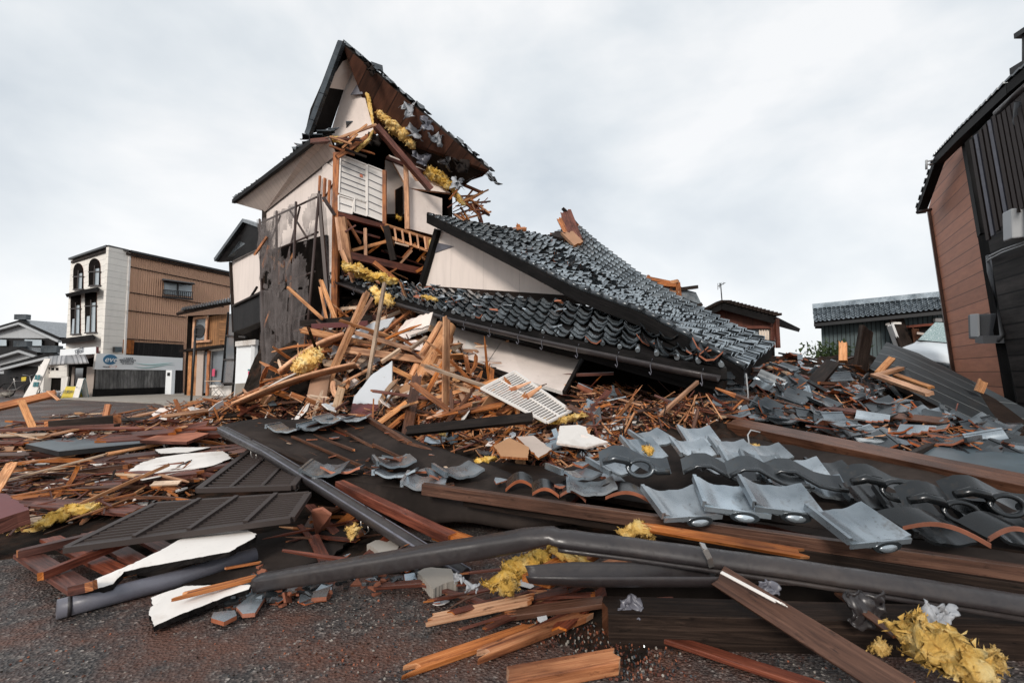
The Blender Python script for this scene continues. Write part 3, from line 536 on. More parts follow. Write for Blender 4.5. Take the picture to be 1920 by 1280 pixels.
for k in range(16):
    x = R.uniform(1050, 1095); p = at(x, 440 + (x - 1050) * .4 + R.uniform(-6, 4), 12.6); w.slab([p + Vector((R.uniform(-.2, .2), R.uniform(-.1, .1), R.uniform(-.12, .12))) for _ in range(4)], .02)
w.build('broken_ridge_tiles', ['tile_glaze', 'terracotta'], main, kind='stuff')
# gable wall under the verge
gw = vplane((790, 11.2), (1060, 8.9)); w = MB()
w.slab([gw(824, 414), gw(886, 446), gw(960, 484), gw(1075, 552), gw(1070, 560), gw(789, 538)], .1, U=gw.u, ); w.build('gable_wall', ['cream_panel', 'wood_dark'], house)
w = MB(); w.beam(gw(821, 430, .08), gw(789, 540, .08), .12, .12); w.build('corner_post', ['wood_black', 'wood_black'], house)
w = MB(); w.slab([gw(822, 455, .02), gw(850, 462, .02), gw(812, 475, .02)], .02); w.build('gable_vent', ['gutter_grey', 'gutter_grey'], house)
w = MB(); w.beam(gw(790, 541, .1), gw(1130, 566, .1), .12, .14); w.beam(gw(790, 545, .2), gw(1180, 585, .2), .12, .05); w.beam(gw(788, 549, .3), gw(1200, 600, .3), .1, .04); w.build('gable_base_board', ['wood_dark', 'wood_dark'], house)
# lower pent roof
Eb = vplane((620, 11.3), (1352, 5.35)); Et = vplane((648, 12.6), (1330, 6.3))
E = [Eb(x, y) for x, y in ((622, 516), (690, 541), (761, 564), (850, 588), (922, 605), (1010, 624), (1099, 642), (1190, 660), (1276, 677), (1352, 690))]
T = [Et(x, y) for x, y in ((655, 508), (740, 530), (800, 543), (900, 552), (1000, 560), (1080, 570), (1170, 592), (1250, 622), (1330, 660))]
pf = coons(T, E, [T[0], E[0]], [T[-1], E[-1]]); deck = MB(); deck.grid(pf, 30, 6, 0, False); deck.grid(lambda s, t: pf(s, t) + Vector((0, 0, -.12)), 30, 6, 1, False, True); strip(E, .13, 1); strip([T[0], E[0]], .12, 1); strip([T[-1], E[-1]], .12, 1)
pent = deck.build('pent_roof', ['wood_black', 'wood_black'], house)
w = MB(); tile_roof(w, pf, 36, 7, .036, miss=lambda s, t: .06 if s < .3 and t < .8 else .02, jit=lambda s, t: .9 * (s < .3) + .45 + 1.2 * (s > .9), lift=.04)
for k in range(37):
    p = pf(min(1, k / 36), 1.0); q = pf(min(1, k / 36), .85); dr = (p - q).normalized(); w.tube([p + Vector((0, 0, .045)) - dr * .1, p + Vector((0, 0, .045)) + dr * .04], .04 if k < 22 else .03, 10)
w.build('roof_tiles', ['tile_roof', 'tile_black', 'terracotta'], pent)  # near-black fronts and sides paint the shade between these tiles too
sc_ = MB(); fwd = Eb.n
for k in range(80):     # broken bits lying on the left half of the pent roof
    s, t = R.random() ** 1.6 * .75, R.random(); p = pf(s, t) + Vector((0, 0, .08)); sz = R.uniform(.05, .13); sc_.slab([p + Vector((sz * math.cos(a + k), sz * math.sin(a + k), R.uniform(-.03, .04))) for a in (0, 1.7, 3.1, 4.6)], .018, mt=R.choice([0, 0, 0, 0, 0, 0, 1, 2]), ms=R.choice([0, 0, 1]))
sc_.build('broken_tiles', ['tile_glaze', 'terracotta', 'wood_orange'], pent, kind='stuff')
w = MB(); ge = [p + fwd * .08 + Vector((0, 0, -.09)) for p in E]; w.tube(ge, .06, 12, arc=(math.pi * .95, 2 * math.pi * 1.02)); w.build('eave_gutter', 'gutter_plastic', pent, solid=.006)
for x in (632, 666, 745, 800, 836, 876, 923, 972, 1026, 1092, 1157, 1236, 1328):
    k = min(1, max(0, (x - 622) / 730)); p = poly_at(ge, 0); best = min((abs(960 + 900 * poly_at(ge, q / 60).x / poly_at(ge, q / 60).y - x), q) for q in range(61)); p = poly_at(ge, best[1] / 60) + fwd * .04
    g = MB(); g.tube([p + Vector((0, 0, .06)), p + fwd * .06 + Vector((0, 0, -.02)), p + fwd * .03 + Vector((0, 0, -.10)), p + fwd * .06 + Vector((0, 0, -.13)), p + fwd * .09 + Vector((0, 0, -.10))], .006, 6); g.build('gutter_hook', 'gutter_grey', pent)
w = MB(); w.beam(E[0] - fwd * .3 + Vector((0, 0, -.25)), E[-1] - fwd * .3 + Vector((0, 0, -.28)), .2, .16); w.beam(E[0] - fwd * .1 + Vector((0, 0, -.2)), E[-1] - fwd * .1 + Vector((0, 0, -.2)), .12, .12); w.build('eave_beam', ['wood_black', 'wood_dark'], house)
# slumped cream wall panels under the eave
for q in ([(857, 608, 9.5), (945, 632, 8.9), (911, 683, 7.7), (838, 662, 8.4)], [(946, 632, 8.88), (1090, 673, 7.7), (1056, 734, 6.3), (985, 712, 6.85), (912, 684, 7.68)], [(742, 622, 9.6), (818, 580, 9.6), (815, 612, 9.3), (737, 640, 9.2)]):
    w = MB(); w.slab([at(*p) for p in q], .05, U=Vector((1, -.6, -.2)).normalized()); w.build('slumped_wall_panel', ['plaster_cream', 'plaster_white'], house)
w = MB(); w.slab([at(700, 560, 11.4), at(1340, 700, 7.2), at(1380, 790, 6.6), at(900, 740, 8.4), at(640, 640, 10.6)], .05); w.build('under_floor_shade', ['void_dark', 'void_dark'], house)  # near-black sheet standing in for the shade beneath the eave
for (p, q, s) in [((857, 612, 9.4), (1092, 674, 7.68), .06), ((1092, 672, 7.6), (1058, 736, 6.25), .05), ((838, 664, 8.3), (985, 714, 6.8), .06)]:
    w = MB(); w.beam(at(*p), at(*q), s, s); w.build('wall_batten', ['wood_dark', 'wood_dark'], house)
# hanging tile column at the broken roof corner
w = MB()
for k in range(9):
    y = 700 + k * 10.5
    for i in range(2):
        c = at(1362 + i * 26 - k * 1.3, y, 5.5 + .15 * i); w.slab([c + Vector((-.11, 0, .03)), c + Vector((.10, .1, .025)), c + Vector((.11, .02, -.05)), c + Vector((-.10, -.08, -.04))], .02)
w.build('hanging_tiles', ['tile_dark', 'tile_glaze'], house)
w = MB(); w.tube([at(1399, 700, 5.4), at(1403, 740, 5.4), at(1400, 775, 5.3), at(1392, 800, 5.2)], .008, 6); w.build('dangling_cable', 'ac_pale', house)
w = MB(); w.slab([at(1402, 745, 5.9), at(1480, 742, 6.2), at(1478, 772, 5.8), at(1400, 775, 5.5)], .04); w.slab([at(1400, 712, 6.2), at(1500, 705, 6.4), at(1498, 735, 6.2), at(1402, 738, 6)], .04, 1)
w.build('fallen_wall_strip', ['plaster_soffit', 'wood_dark'], house)
# ---------------------------------------------------------------- left: white and brown building
def z0(p, z=0.0): return Vector((p.x, p.y, z))
bld = thing('shop_building', 'three storey shop with cream front, arched windows and brown corrugated metal side', 'building', (-19, 25, 0))
V1, V2, V3 = vplane((204, 22), (132, 24.6)), vplane((204, 22), (243, 22.9)), vplane((243, 22.9), (433, 27.8))
w = MB()
a, b = V1(204, 463), V1(133, 487); w.slab([z0(a), a, b, z0(b)], .15, U=V1.u)
a, b = V2(204, 463), V2(243, 471); w.slab([z0(a), a, b, z0(b)], .15, U=V2.u)
w.build('front_wall', ['siding_cream', 'siding_cream'], bld)
w = MB(); a, b = V3(243, 472), V3(433, 513); w.slab([z0(a), a, b, z0(b)], .15, U=V3.u); w.build('side_wall', ['corrugated_brown', 'wood_brown'], bld)
w = MB(); a, b, c_, d = V1(133, 486, .08), V1(204, 462, .1), V2(243, 471, .1), V3(434, 512, .08)
for p, q in ((a, b), (b, c_), (c_, d)): w.beam(p, q, .22, .1)
rf = [a, b, c_, d, a + Vector((4, 6, 0)), ]; w.slab([p - Vector((0, 0, .1)) for p in (a, b, c_, d)] + [d + Vector((-6, 2.4, -.1))], .1, up=True); w.build('roof', ['frame_black', 'wood_dark'], bld)
w = MB()
for y0, x0, x1 in ((500, 244, 432), (548, 243, 420), (582, 240, 350), (635, 236, 345)):
    w.beam(V3(x0, y0, .03), V3(x1, y0 + (x1 - x0) * (698 - y0) / 1000 * 1.02, .03), .03, .04)
w.beam(V3(243, 472, .04), z0(V3(243, 472, .04), 1.9), .08, .1, mt=1); w.build('seam_trim', ['wood_dark', 'plaster_white'], bld)
w = MB(); w.slab([V3(231, 636, .05), V3(252, 638, .05), V3(250, 664, .05), V3(229, 662, .05)], .03); w.build('torn_cladding', ['wood_orange', 'wood_dark'], bld)
w = MB(); w.slab([V3(232, 640, .02), V3(344, 646, .02), V3(343, 742, .02), V3(230, 742, .02)], .03); w.build('lower_side_wall', ['boards_black', 'wood_dark'], bld)
def arch_pts(vp, x0, x1, ytl, ybl, off, arch=True, ytr=None, ybr=None):
    ytr = ytl if ytr is None else ytr; ybr = ybl if ybr is None else ybr; P = [vp(x0, ybl, off), vp(x1, ybr, off)]
    if arch:
        for k in range(9): a = math.pi * k / 8; t = .5 + .5 * math.cos(a); P.append(vp(lerp(x0, x1, t), lerp(ytl, ytr, t) + 16 * (1 - math.sin(a)), off))
    else: P += [vp(x1, ytr, off), vp(x0, ytl, off)]
    return P
for (x0, x1, yt, yb, ar) in ((137, 156, 493, 543, True), (166, 188, 484, 536, True), (132, 151, 553, 627, False), (159, 181, 548, 624, False)):
    w = MB(); w.slab(arch_pts(V1, x0, x1, yt, yb, .02, ar), .06); wf = w.build('window', ['void_dark', 'wood_red'], bld)
    g = MB(); mx_ = lerp(x0, x1, .55); g.slab([V1(mx_, yt + 20, .04), V1(x1 - 2, yt + 19, .04), V1(x1 - 3, yb - 2, .04), V1(mx_ - 1, yb - 1, .04)], .02)
    if not ar: g.slab([V1(x0 + 4, yt + 45, .05), V1(mx_ - 1, yt + 44, .05), V1(mx_ - 2, yb - 1, .05), V1(x0 + 2, yb - 1, .05)], .02)
    g.build('pane', ['pane_pale', 'frame_black'], wf)
    g = MB(); g.beam(V1(x0, yt + 26, .06), V1(x1, yt + 25, .06), .05, .05); g.beam(V1(x0, yb, .06), V1(x1, yb - 1, .06), .05, .06); g.beam(V1(mx_, yt + 14, .06), V1(mx_ - 2, yb, .06), .05, .05); g.build('window_frame', ['louver_brown', 'louver_brown'], wf)
for (x0, y0, x1, y1, h) in ((122, 551, 152, 544, .18), (150, 544, 183, 538, .18), (114, 635, 174, 627, .26)):
    w = MB(); w.slab([V1(x0, y0, .02), V1(x1, y1, .02), V1(x1, y1, .55), V1(x0, y0, .55)], h, up=True); w.build('balcony_ledge', ['louver_brown', 'wood_black'], bld)
w = MB(); w.slab([V3(308, 528, .04), V3(360, 534, .04), V3(359, 556, .04), V3(308, 551, .04)], .05); sw = w.build('window', ['pane_pale', 'wood_dark'], bld)
w = MB(); w.slab([V3(305, 522, .1), V3(364, 530, .1), V3(366, 532, .6), V3(303, 524, .6)], .06, up=True); w.build('window_hood', ['metal_blue_grey', 'wood_dark'], sw)
w = MB(); w.beam(V3(334, 531, .07), V3(333, 555, .07), .06, .05); w.beam(V3(307, 528, .07), V3(361, 534, .07), .06, .06); w.beam(V3(305, 556, .2), V3(361, 561, .2), .1, .08); w.beam(V3(306, 543, .3), V3(362, 548, .3), .04, .04)
for k in range(16): x = 306 + k * 3.65; w.beam(V3(x, 543.5 + k * .33, .3), V3(x, 556 + k * .33, .3), .025, .025)
w.build('window_rail', ['frame_black', 'frame_black'], sw)
w = MB(); w.slab([V2(216, 650, .2), V2(229, 650, .2), V2(229, 660, .2), V2(216, 660, .2)], .15); w.build('wall_lamp_box', ['metal_blue_grey', 'metal_black'], bld)
# shop front
w = MB(); w.slab([V1(113, 655, .4), V1(180, 650, .4), V1(180, 663, .4), V1(112, 668, .4)], .1); sg = w.build('shop_sign', ['sign_white', 'board_maroon'], bld)
def letters(name, body, hitp, size, mat, parent, shear=0, n=None, ux=None, fill=.004):
    cu = bpy.data.curves.new(name, 'FONT'); cu.body = body; cu.size = size; cu.extrude = fill; cu.shear = shear; cu.align_x = 'CENTER'; cu.align_y = 'CENTER'; cu.materials.append(M[mat])
    tmp = bpy.data.objects.new('tmp', cu); COL.objects.link(tmp); bpy.context.view_layer.update(); me = bpy.data.meshes.new_from_object(tmp.evaluated_get(bpy.context.evaluated_depsgraph_get())); bpy.data.objects.remove(tmp)
    o = bpy.data.objects.new(name, me); COL.objects.link(o); X = ux.normalized(); Z = n.normalized(); Y = Z.cross(X)
    o.parent = parent; o.location = hitp - WL[parent.name]; o.rotation_euler = Matrix((X, Y, Z)).transposed().to_euler(); return o
u1 = (V1(180, 660) - V1(113, 660)); letters('lettering', '下屋石店', V1(148, 659, .42), .3, 'ink', sg, n=V1.n, ux=Vector((u1.x, u1.y, .12 * u1.length)))
w = MB(); n_ = 10
def awn(s, t): p = lerp(92, 158, s); return V1(p + (8 if s > .5 else -3) * t, lerp(668, 664, s) + 17 * t ** 1.6 * 1.0, .3 + 1.0 * math.sin(t * 1.5))
w.grid(awn, 22, 8); w.build('awning', 'corrugated_clear', bld, solid=.03)
w = MB(); w.slab([V1(75, 684, .5), V1(98, 668, .5), V1(100, 672, .5), V1(78, 688, .5)], .5); w.slab([V1(72, 686, .3), V1(84, 686, .3), V1(80, 745, .3), V1(67, 745, .3)], .3); w.slab([V1(84, 686, .1), V1(126, 684, .1), V1(125, 708, .1), V1(82, 708, .1)], .2); w.slab([V1(115, 706, .1), V1(128, 706, .1), V1(122, 742, .1), V1(113, 742, .1)], .2); w.build('annex_wall', ['siding_cream', 'siding_cream'], bld)
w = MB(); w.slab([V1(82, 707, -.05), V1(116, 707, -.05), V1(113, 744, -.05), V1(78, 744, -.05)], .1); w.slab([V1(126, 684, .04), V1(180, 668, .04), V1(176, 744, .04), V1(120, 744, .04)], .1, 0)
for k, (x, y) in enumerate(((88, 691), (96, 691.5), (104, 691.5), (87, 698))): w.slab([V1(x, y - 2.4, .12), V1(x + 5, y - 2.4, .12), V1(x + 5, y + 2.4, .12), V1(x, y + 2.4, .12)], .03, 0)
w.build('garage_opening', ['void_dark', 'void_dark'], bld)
w = MB(); w.slab([V1(142, 690, .08), V1(156, 690, .08), V1(153, 738, .08), V1(140, 738, .08)], .04); w.build('shop_door', ['glass_dark', 'wood_dark'], bld)
for x in (136, 164, 169, 173): w = MB(); w.beam(V1(x + 2, 688, .4), z0(V1(x - 2, 742, .6), .02), .1, .05); w.build('door_board', ['plaster_soffit', 'wood_dark'], bld)
# eve billboard
V4 = vplane((178, 21.4), (344, 25.2)); q = [V4(181, 662, .1), V4(343, 671, .1), V4(342, 694, .1), V4(177, 692, .1)]
w = MB(); w.slab(q, .12, U=V4.u); ev = w.build('billboard', ['sign_white', 'plaster_white'], None, 'long white billboard reading eve with a blue oval and pale green waves', 'sign')
n4 = (q[1] - q[0]).cross(q[3] - q[0]).normalized(); n4 = n4 if n4.dot(CAM - q[0]) > 0 else -n4; u4 = q[1] - q[0]; u4b = (q[2] - q[3]); U4 = (u4.normalized() + u4b.normalized())
def onb(s, t, o=.01): return q[0].lerp(q[1], s).lerp(q[3].lerp(q[2], s), t) + n4 * o
w = MB(); w.slab([onb(.145 + .073 * math.cos(a * .2618), .36 + .33 * math.sin(a * .2618), .02) for a in range(24)], .02); w.build('oval_emblem', ['sign_blue', 'sign_blue'], ev)
letters('lettering', 'eve', onb(.145, .36, .045), .37, 'sign_white', ev, .3, n4, U4)
for k, (s, t, tx, sz, m_) in enumerate(((.335, .24, 'in 会員募集', .085, 'ink'), (.33, .36, '加賀谷産業株式会社', .08, 'ink'), (.325, .48, '能登営業所 店舗', .08, 'ink'), (.33, .60, 'TEL 0768-82-57', .08, 'ink'), (.11, .84, 'MODE', .09, 'ink'), (.18, .84, 'ビーブ', .11, 'sign_orange'))): letters('small_lettering', tx, onb(s, t, .02), sz, m_, ev, n=n4, ux=U4)
for k in range(2):
    w = MB(); w.grid(lambda s, t: onb(.40 + .5 * s, .52 + k * .2 + .14 * math.sin(s * 4.6 + k * .6) * (1 if k else .7) + (t - .5) * .14 * math.sin(math.pi * s), .012), 24, 2); w.build('wave_stripe', 'swoosh', ev, solid=.002)
w = MB(); a, b = V4(180, 693, .05), V4(318, 694, .05); w.slab([z0(a, .35), a, b, z0(b, .35)], .1, U=V4.u); fc = w.build('board_fence', ['boards_grey', 'wood_dark'], None, 'weathered grey vertical board fence under the long eve billboard', 'fence')
w = MB(); w.slab([z0(a, 0), z0(a, .38), z0(b, .38), z0(b, 0)], .15); w.build('fence_base', ['wood_black', 'wood_black'], fc)
w = MB(); p = V4(318, 741, .5); w.box((p.x, p.y, .62), (.30, .25, 1.2)); mt = w.build('meter_cabinet', ['sign_white', 'sign_white'], None, 'slim white meter cabinet standing at the end of the grey board fence', 'cabinet', bevel=.01)
w = MB(); w.box((p.x, p.y - .14, 1.02), (.12, .03, .16)); w.build('display', 'frame_black', mt)
# wooden annex house
ax = thing('timber_shop', 'small shop with natural timber boards upstairs, tiled lean-to roof and a white framed window', 'building', (-13.4, 24, 0)); VA = vplane((346, 23.2), (442, 22.3))
w = MB(); a, b = VA(352, 592), VA(440, 588); w.slab([z0(a), a, b, z0(b)], .1, U=VA.u); w.build('back_wall', ['void_dark', 'wood_dark'], ax)
w = MB(); w.slab([VA(363, 598, .1), VA(428, 588, .1), VA(424, 650, .1), VA(361, 656, .1)], .06, U=VA.u); w.build('timber_cladding', ['boards_vertical', 'wood_orange'], ax)
w = MB(); w.slab([VA(330, 587, .9), VA(433, 566, .9), VA(433, 560, -.8), VA(345, 578, -.8)], .12, up=True); r_ = w.build('roof', ['tile_dark', 'wood_dark'], ax)
w = MB(); ff_ = coons([VA(345, 577, -.8), VA(433, 559, -.8)], [VA(340, 583, .95), VA(433, 566, .95)], [VA(345, 577, -.8), VA(340, 583, .95)], [VA(433, 559, -.8), VA(433, 566, .95)]); tile_roof(w, ff_, 18, 4, .035); w.build('roof_tiles', ['tile_glaze', 'tile_dark', 'terracotta'], r_)
w = MB(); w.slab([VA(366, 598, .14), VA(388, 596, .14), VA(387, 636, .14), VA(364, 638, .14)], .05); w1 = w.build('window', ['frost_glass', 'wood_dark'], ax)
w = MB()
for p, q_ in (((364, 597), (390, 594)), ((389, 595), (386, 639)), ((362, 641), (395, 639)), ((365, 598), (362, 655))): w.beam(VA(*p, .2), VA(*q_, .2), .1, .1)
w.build('window_frame', ['wood_raw', 'wood_pale'], w1)
w = MB(); w.beam(VA(344, 658, .5), VA(424, 648, .5), .4, .1); w.build('canopy_board', ['wood_dark', 'wood_dark'], ax)
w = MB(); w.slab([VA(411, 602, .15), VA(427, 598, .15), VA(424, 638, .15), VA(411, 638, .15)], .04); w.build('shutter', ['boards_vertical', 'wood_brown'], ax)
for x, wd, mt_ in ((358, .16, 0), (368, .2, 0), (392, .12, 1), (377, .3, 2)):
    w = MB(); a = VA(x, 657, .3); w.beam(a, z0(a), wd, .08); w.build('door_post', [['wood_raw', 'wood_orange', 'plaster_soffit'][mt_]] * 2, ax)
w = MB(); w.slab([VA(379, 660, .2), VA(391, 659, .2), VA(391, 736, .2), VA(377, 737, .2)], .05); w.build('door', ['frost_glass', 'wood_pale'], ax)
w = MB(); w.slab([VA(397, 660, .12), VA(420, 656, .12), VA(416, 724, .12), VA(395, 724, .12)], .04); w2 = w.build('window', ['frost_glass', 'plaster_white'], ax)
w = MB()
for p, q_ in (((394, 657), (421, 654)), ((394, 657), (391, 738)), ((392, 724), (417, 723))): w.beam(VA(*p, .18), VA(*q_, .18), .14, .1)
w.slab([VA(392, 725, .14), VA(436, 722, .14), VA(436, 742, .14), VA(391, 742, .14)], .08); w.build('window_frame', ['plaster_white', 'plaster_white'], w2)
w = MB(); w.slab([VA(398, 692, .25), VA(403, 691, .25), VA(402, 705, .25), VA(397, 705, .25)], .02); w.build('notice', ['sign_pink', 'sign_pink'], w2)
w = MB(); a = gz(352, 742, .75)
sp_ = thing('folding_table', 'small folding table with thin crossed legs outside the timber shop window', 'table', gz(405, 744))
tb = gz(405, 744); w = MB(); w.box((tb.x, tb.y, .72), (.75, .5, .03)); w.build('table_top', ['wood_pale'] * 2, sp_)
for s in (-1, 1):
    w = MB(); w.tube([(tb.x - .3, tb.y + .2 * s, .70), (tb.x + .3, tb.y + .2 * s, 0)], .012, 6); w.build('leg', 'metal_bright', sp_); w = MB(); w.tube([(tb.x + .3, tb.y + .17 * s, .70), (tb.x - .3, tb.y + .17 * s, 0)], .012, 6); w.build('leg', 'metal_bright', sp_)
# black framed screens and white kiosk
VS = vplane((428, 19), (470, 15.5)); w = MB()
fs_ = thing('framed_screen', 'tall leaning black framed screen with frosted panels beside the white booth', 'screen', z0(VS(440, 745)))
for (x0, x1, y0, y1) in ((430, 437, 590, 630), (425, 441, 632, 673), (419, 440, 675, 717)):
    w = MB(); w.slab([VS(x0, y0), VS(x1 + 6, y0 - 2), VS(x1 + 3, y1), VS(x0 - 2, y1)], .04); w.build('frosted_panel', ['frost_glass', 'frame_black'], fs_)
w = MB()
for p, q_ in (((428, 585), (416, 718)), ((442, 672), (435, 745)), ((425, 629), (462, 632)), ((420, 674), (443, 674)), ((416, 718), (440, 718))): w.beam(VS(*p, .03), VS(*q_, .03), .07, .06)
w.build('screen_frame', ['frame_black'] * 2, fs_)
kk = gz(463, 752, 0); kk.y += 0; VK = vplane((441, 15.6), (476, 15.0)); VK2 = vplane((476, 15.0), (500, 17)); ks = thing('white_booth', 'plain white booth with a flat lid and grey stained base beside the netted scaffold', 'booth', z0(VK(460, 745)))
w = MB(); w.slab([z0(VK(443, 640), .1), VK(444, 643), VK(478, 640), z0(VK(478, 640), .1)], .1); w.slab([z0(VK2(478, 640), .1), VK2(478, 640), VK2(500, 646), z0(VK2(500, 646), .1)], .1); w.build('body', ['sign_white'] * 2, ks)
w = MB(); w.slab([VK(441, 640, .1), VK(479, 636, .12), VK2(504, 642, .1), VK2(496, 640, -1.2)], .16, up=True); w.build('lid', ['plaster_white'] * 2, ks)
w = MB(); a, b = VK(441, 719, .03), VK(470, 717, .03); w.slab([z0(a), a, b, z0(b)], .04); w.build('base_panel', ['concrete'] * 2, ks)
w = MB(); w.slab([VK(465, 696, .02), VK(471, 696, .02), VK(471, 716, .02), VK(465, 716, .02)], .01); n1 = w.build('notice', ['sign_pink'] * 2, ks)
w = MB(); w.slab([VK(464.5, 692, .02), VK(474, 692, .02), VK(474, 695, .02), VK(464.5, 695, .02)], .01); w.build('notice', ['sign_teal'] * 2, ks)
# round sign on a pole
p = gz(358, 762); st = thing('street_sign', 'round traffic sign seen from behind on a thin black pole by the forecourt', 'sign', p)
tp = at(367, 612, p.y); w = MB(); w.tube([p, tp], .035, 10); w.build('pole', 'metal_black', st)
w = MB(); c_ = at(373, 621, p.y - .03); w.tube([c_, c_ + Vector((.01, .03, 0))], [.23, .23], 28); w.build('sign_disc', 'metal_black', st)
w = MB(); w.beam(at(366, 614, p.y - .06), at(381, 616, p.y - .06), .03, .02); w.beam(at(366, 627, p.y - .06), at(381, 628, p.y - .06), .03, .02); w.tube([p, p + Vector((0, 0, .03))], .12, 10, 0); w.build('sign_bracket', ['gutter_plastic'] * 2, st)
# things before the shop
def aboard(nm, lb, px, py, wd, ht, mat, tx, lean=.25, tm='sign_teal'):
    p = gz(px, py); t = thing(nm, lb, 'sign', p)
    for s in (-1, 1):
        w = MB(); w.slab([p + Vector((-wd / 2, s * lean, 0)), p + Vector((wd / 2, s * lean, 0)), p + Vector((wd / 2, s * .03, ht)), p + Vector((-wd / 2, s * .03, ht))], .03); b = w.build('board', [mat, tm], t)
    letters('lettering', tx, p + Vector((0, -.16 - lean * .2, ht * .55)), wd * .3, 'ink', t, n=Vector((0, -1, .3)), ux=Vector((1, 0, 0)))
aboard('standing_sign', 'yellow standing sign with dark lettering outside the shop', 135, 746, .52, .50, 'sign_yellow', '営業中'); aboard('narrow_sign', 'narrow cream and teal standing sign next to the yellow one', 151, 746, .25, .85, 'plaster_white', '石', tm='sign_teal')
p = gz(57, 747); t = thing('leaning_sign', 'tall cream sign board with teal squares leaning at the garage post', 'sign', p); w = MB(); w.slab([p + Vector((-.35, 0, 0)), p + Vector((.15, 0, 0)), p + Vector((.45, .3, 1.7)), p + Vector((.2, .3, 1.7))], .05); w.build('board', ['plaster_white'] * 2, t)
w = MB()
for k in range(4): c_ = p + Vector((.06 + .12 * (k % 2) + .05 * (k // 2), .08, .6 + .3 * (k // 2))); w.slab([c_ + Vector((-.05, -.03, -.1)), c_ + Vector((.05, -.03, -.1)), c_ + Vector((.05, 0, .1)), c_ + Vector((-.05, 0, .1))], .01)
w.build('teal_square', ['sign_teal'] * 2, t)
def bicycle(px, py, lb):
    p = gz(px, py); t = thing('bicycle', lb, 'bicycle', p)
    for s in (-.5, .5):
        w = MB(); c_ = p + Vector((s, .1 * s, .33)); w.tube([c_ + Vector((.3 * math.cos(a * .314), .05 * math.cos(a * .314), .3 * math.sin(a * .314))) for a in range(21)], .022, 5, caps=False)
        for a in range(6): w.tube([c_, c_ + Vector((.29 * math.cos(a * 1.047), 0, .29 * math.sin(a * 1.047)))], .004, 4)
        w.build('wheel', 'rubber', t)
    w = MB(); F0 = [(-.5, .33), (-.15, .35), (.38, .75), (-.25, .72), (-.15, .35), (-.28, .85), (-.25, .72), (-.5, .33)]; w.tube([p + Vector((a, .1 * a, b)) for a, b in F0], .018, 6); w.tube([p + Vector((.5, .05, .33)), p + Vector((.36, .04, .95))], .018, 6); w.tube([p + Vector((.3, -.2, 1)), p + Vector((.36, .04, .95)), p + Vector((.3, .28, 1))], .014, 6); w.build('frame', 'metal_bright', t)
    w = MB(); w.box(p + Vector((-.28, 0, .88)), (.26, .14, .06)); w.build('saddle', 'rubber', t, bevel=.02)
bicycle(36, 745, 'grey bicycle parked in front of the dark house')
for k, (px, py, s, m_, lb) in enumerate(((93, 748, .42, 'ac_pale', 'white stuffed sack lying on the road before the garage'), (110, 746, .35, 'plaster_white', 'pale sack in front of the garage opening'), (12, 745, .3, 'concrete', 'pale boulder at the foot of the dark house'), (84, 748, .25, 'sign_teal', 'dark teal bag on the road beside the white sack'))):
    g = MB(); p = gz(px, py); lump(g, [p + Vector((-s * .7, 0, s * .42)), p + Vector((s * .7, 0, s * .42))], s * .62, .2); g.build('sack' if k != 2 else 'boulder', m_, None, lb, 'sack' if k != 2 else 'boulder')
# far left houses
def gable_house(nm, lb, pl, apex, xl, yl, xr, yr, ymid, base=0, off=2.5):
    t = thing(nm, lb, 'house', z0(pl(apex[0], apex[1]))); A_, L_, R_ = pl(*apex), pl(xl, yl), pl(xr, yr)
    w = MB(); w.slab([z0(pl(xl + 8, yl, -.4), base), pl(xl + 8, yl + 3, -.4), pl(apex[0], apex[1] + 6, -.4), pl(xr - 8, yr + 3, -.4), z0(pl(xr - 8, yr, -.4), base)], .2, U=pl.u); w.build('gable_wall', ['plaster_cream' if 0 else 'ac_pale', 'wood_dark'], t)
    if ymid: w = MB(); w.slab([z0(pl(xl + 8, yl, -.37), base), pl(xl + 8, ymid, -.37), pl(xr - 8, ymid + 1, -.37), z0(pl(xr - 8, yr, -.37), base)], .1, U=pl.u); w.build('lower_wall', ['boards_black', 'wood_dark'], t)
    bk = -pl.n * 6
    for P_ in (L_, R_): w = MB(); w.slab([A_, P_, P_ + bk, A_ + bk], .25, up=True); r = w.build('roof', ['tile_dark', 'wood_black'], t)
    w = MB(); w.beam(A_ - Vector((0, 0, .3)), L_ - Vector((0, 0, .3)), .2, .15); w.beam(A_ - Vector((0, 0, .3)), R_ - Vector((0, 0, .3)), .2, .15); w.build('verge_board', ['ac_pale'] * 2, t)
    w = MB(); w.box(A_ + Vector((0, 0, .2)) + bk * .02, (.9, .4, .4)); w.build('ridge_end', 'tile_dark', t)
    w = MB(); a_ = pl(apex[0] - 12, apex[1] + 12, -.3); b_ = pl(apex[0] + 14, apex[1] + 12, -.3); w.slab([a_, b_, b_ + Vector((0, 0, .35)), pl(apex[0], apex[1] + 7, -.3), a_ + Vector((0, 0, .35))], .05); w.build('gable_vent', ['wood_black'] * 2, t); return t
PF = vplane((0, 38), (110, 34)); t = gable_house('far_house', 'large two storey house with pale gable and dark boarding behind the low roofs', PF, (38, 599), -60, 628, 112, 632, 633)
for x0, x1 in ((-6, 12), (46, 78)):
    w = MB(); w.slab([PF(x0, 636, -.2), PF(x1, 637, -.2), PF(x1, 648, -.2), PF(x0, 648, -.2)], .1); w.build('window', ['pane_pale', 'frame_black'], t)
PF2 = vplane((0, 34), (110, 30)); gable_house('low_house', 'low house with a pale gable at the picture edge, in front of the large house', PF2, (38, 650), -60, 680, 70, 660, 700)
PF3 = vplane((0, 31), (110, 27)); gable_house('shed_house', 'low dark shed with wide pale gable touching the garage', PF3, (92, 661), 0, 685, 112, 668, 686)
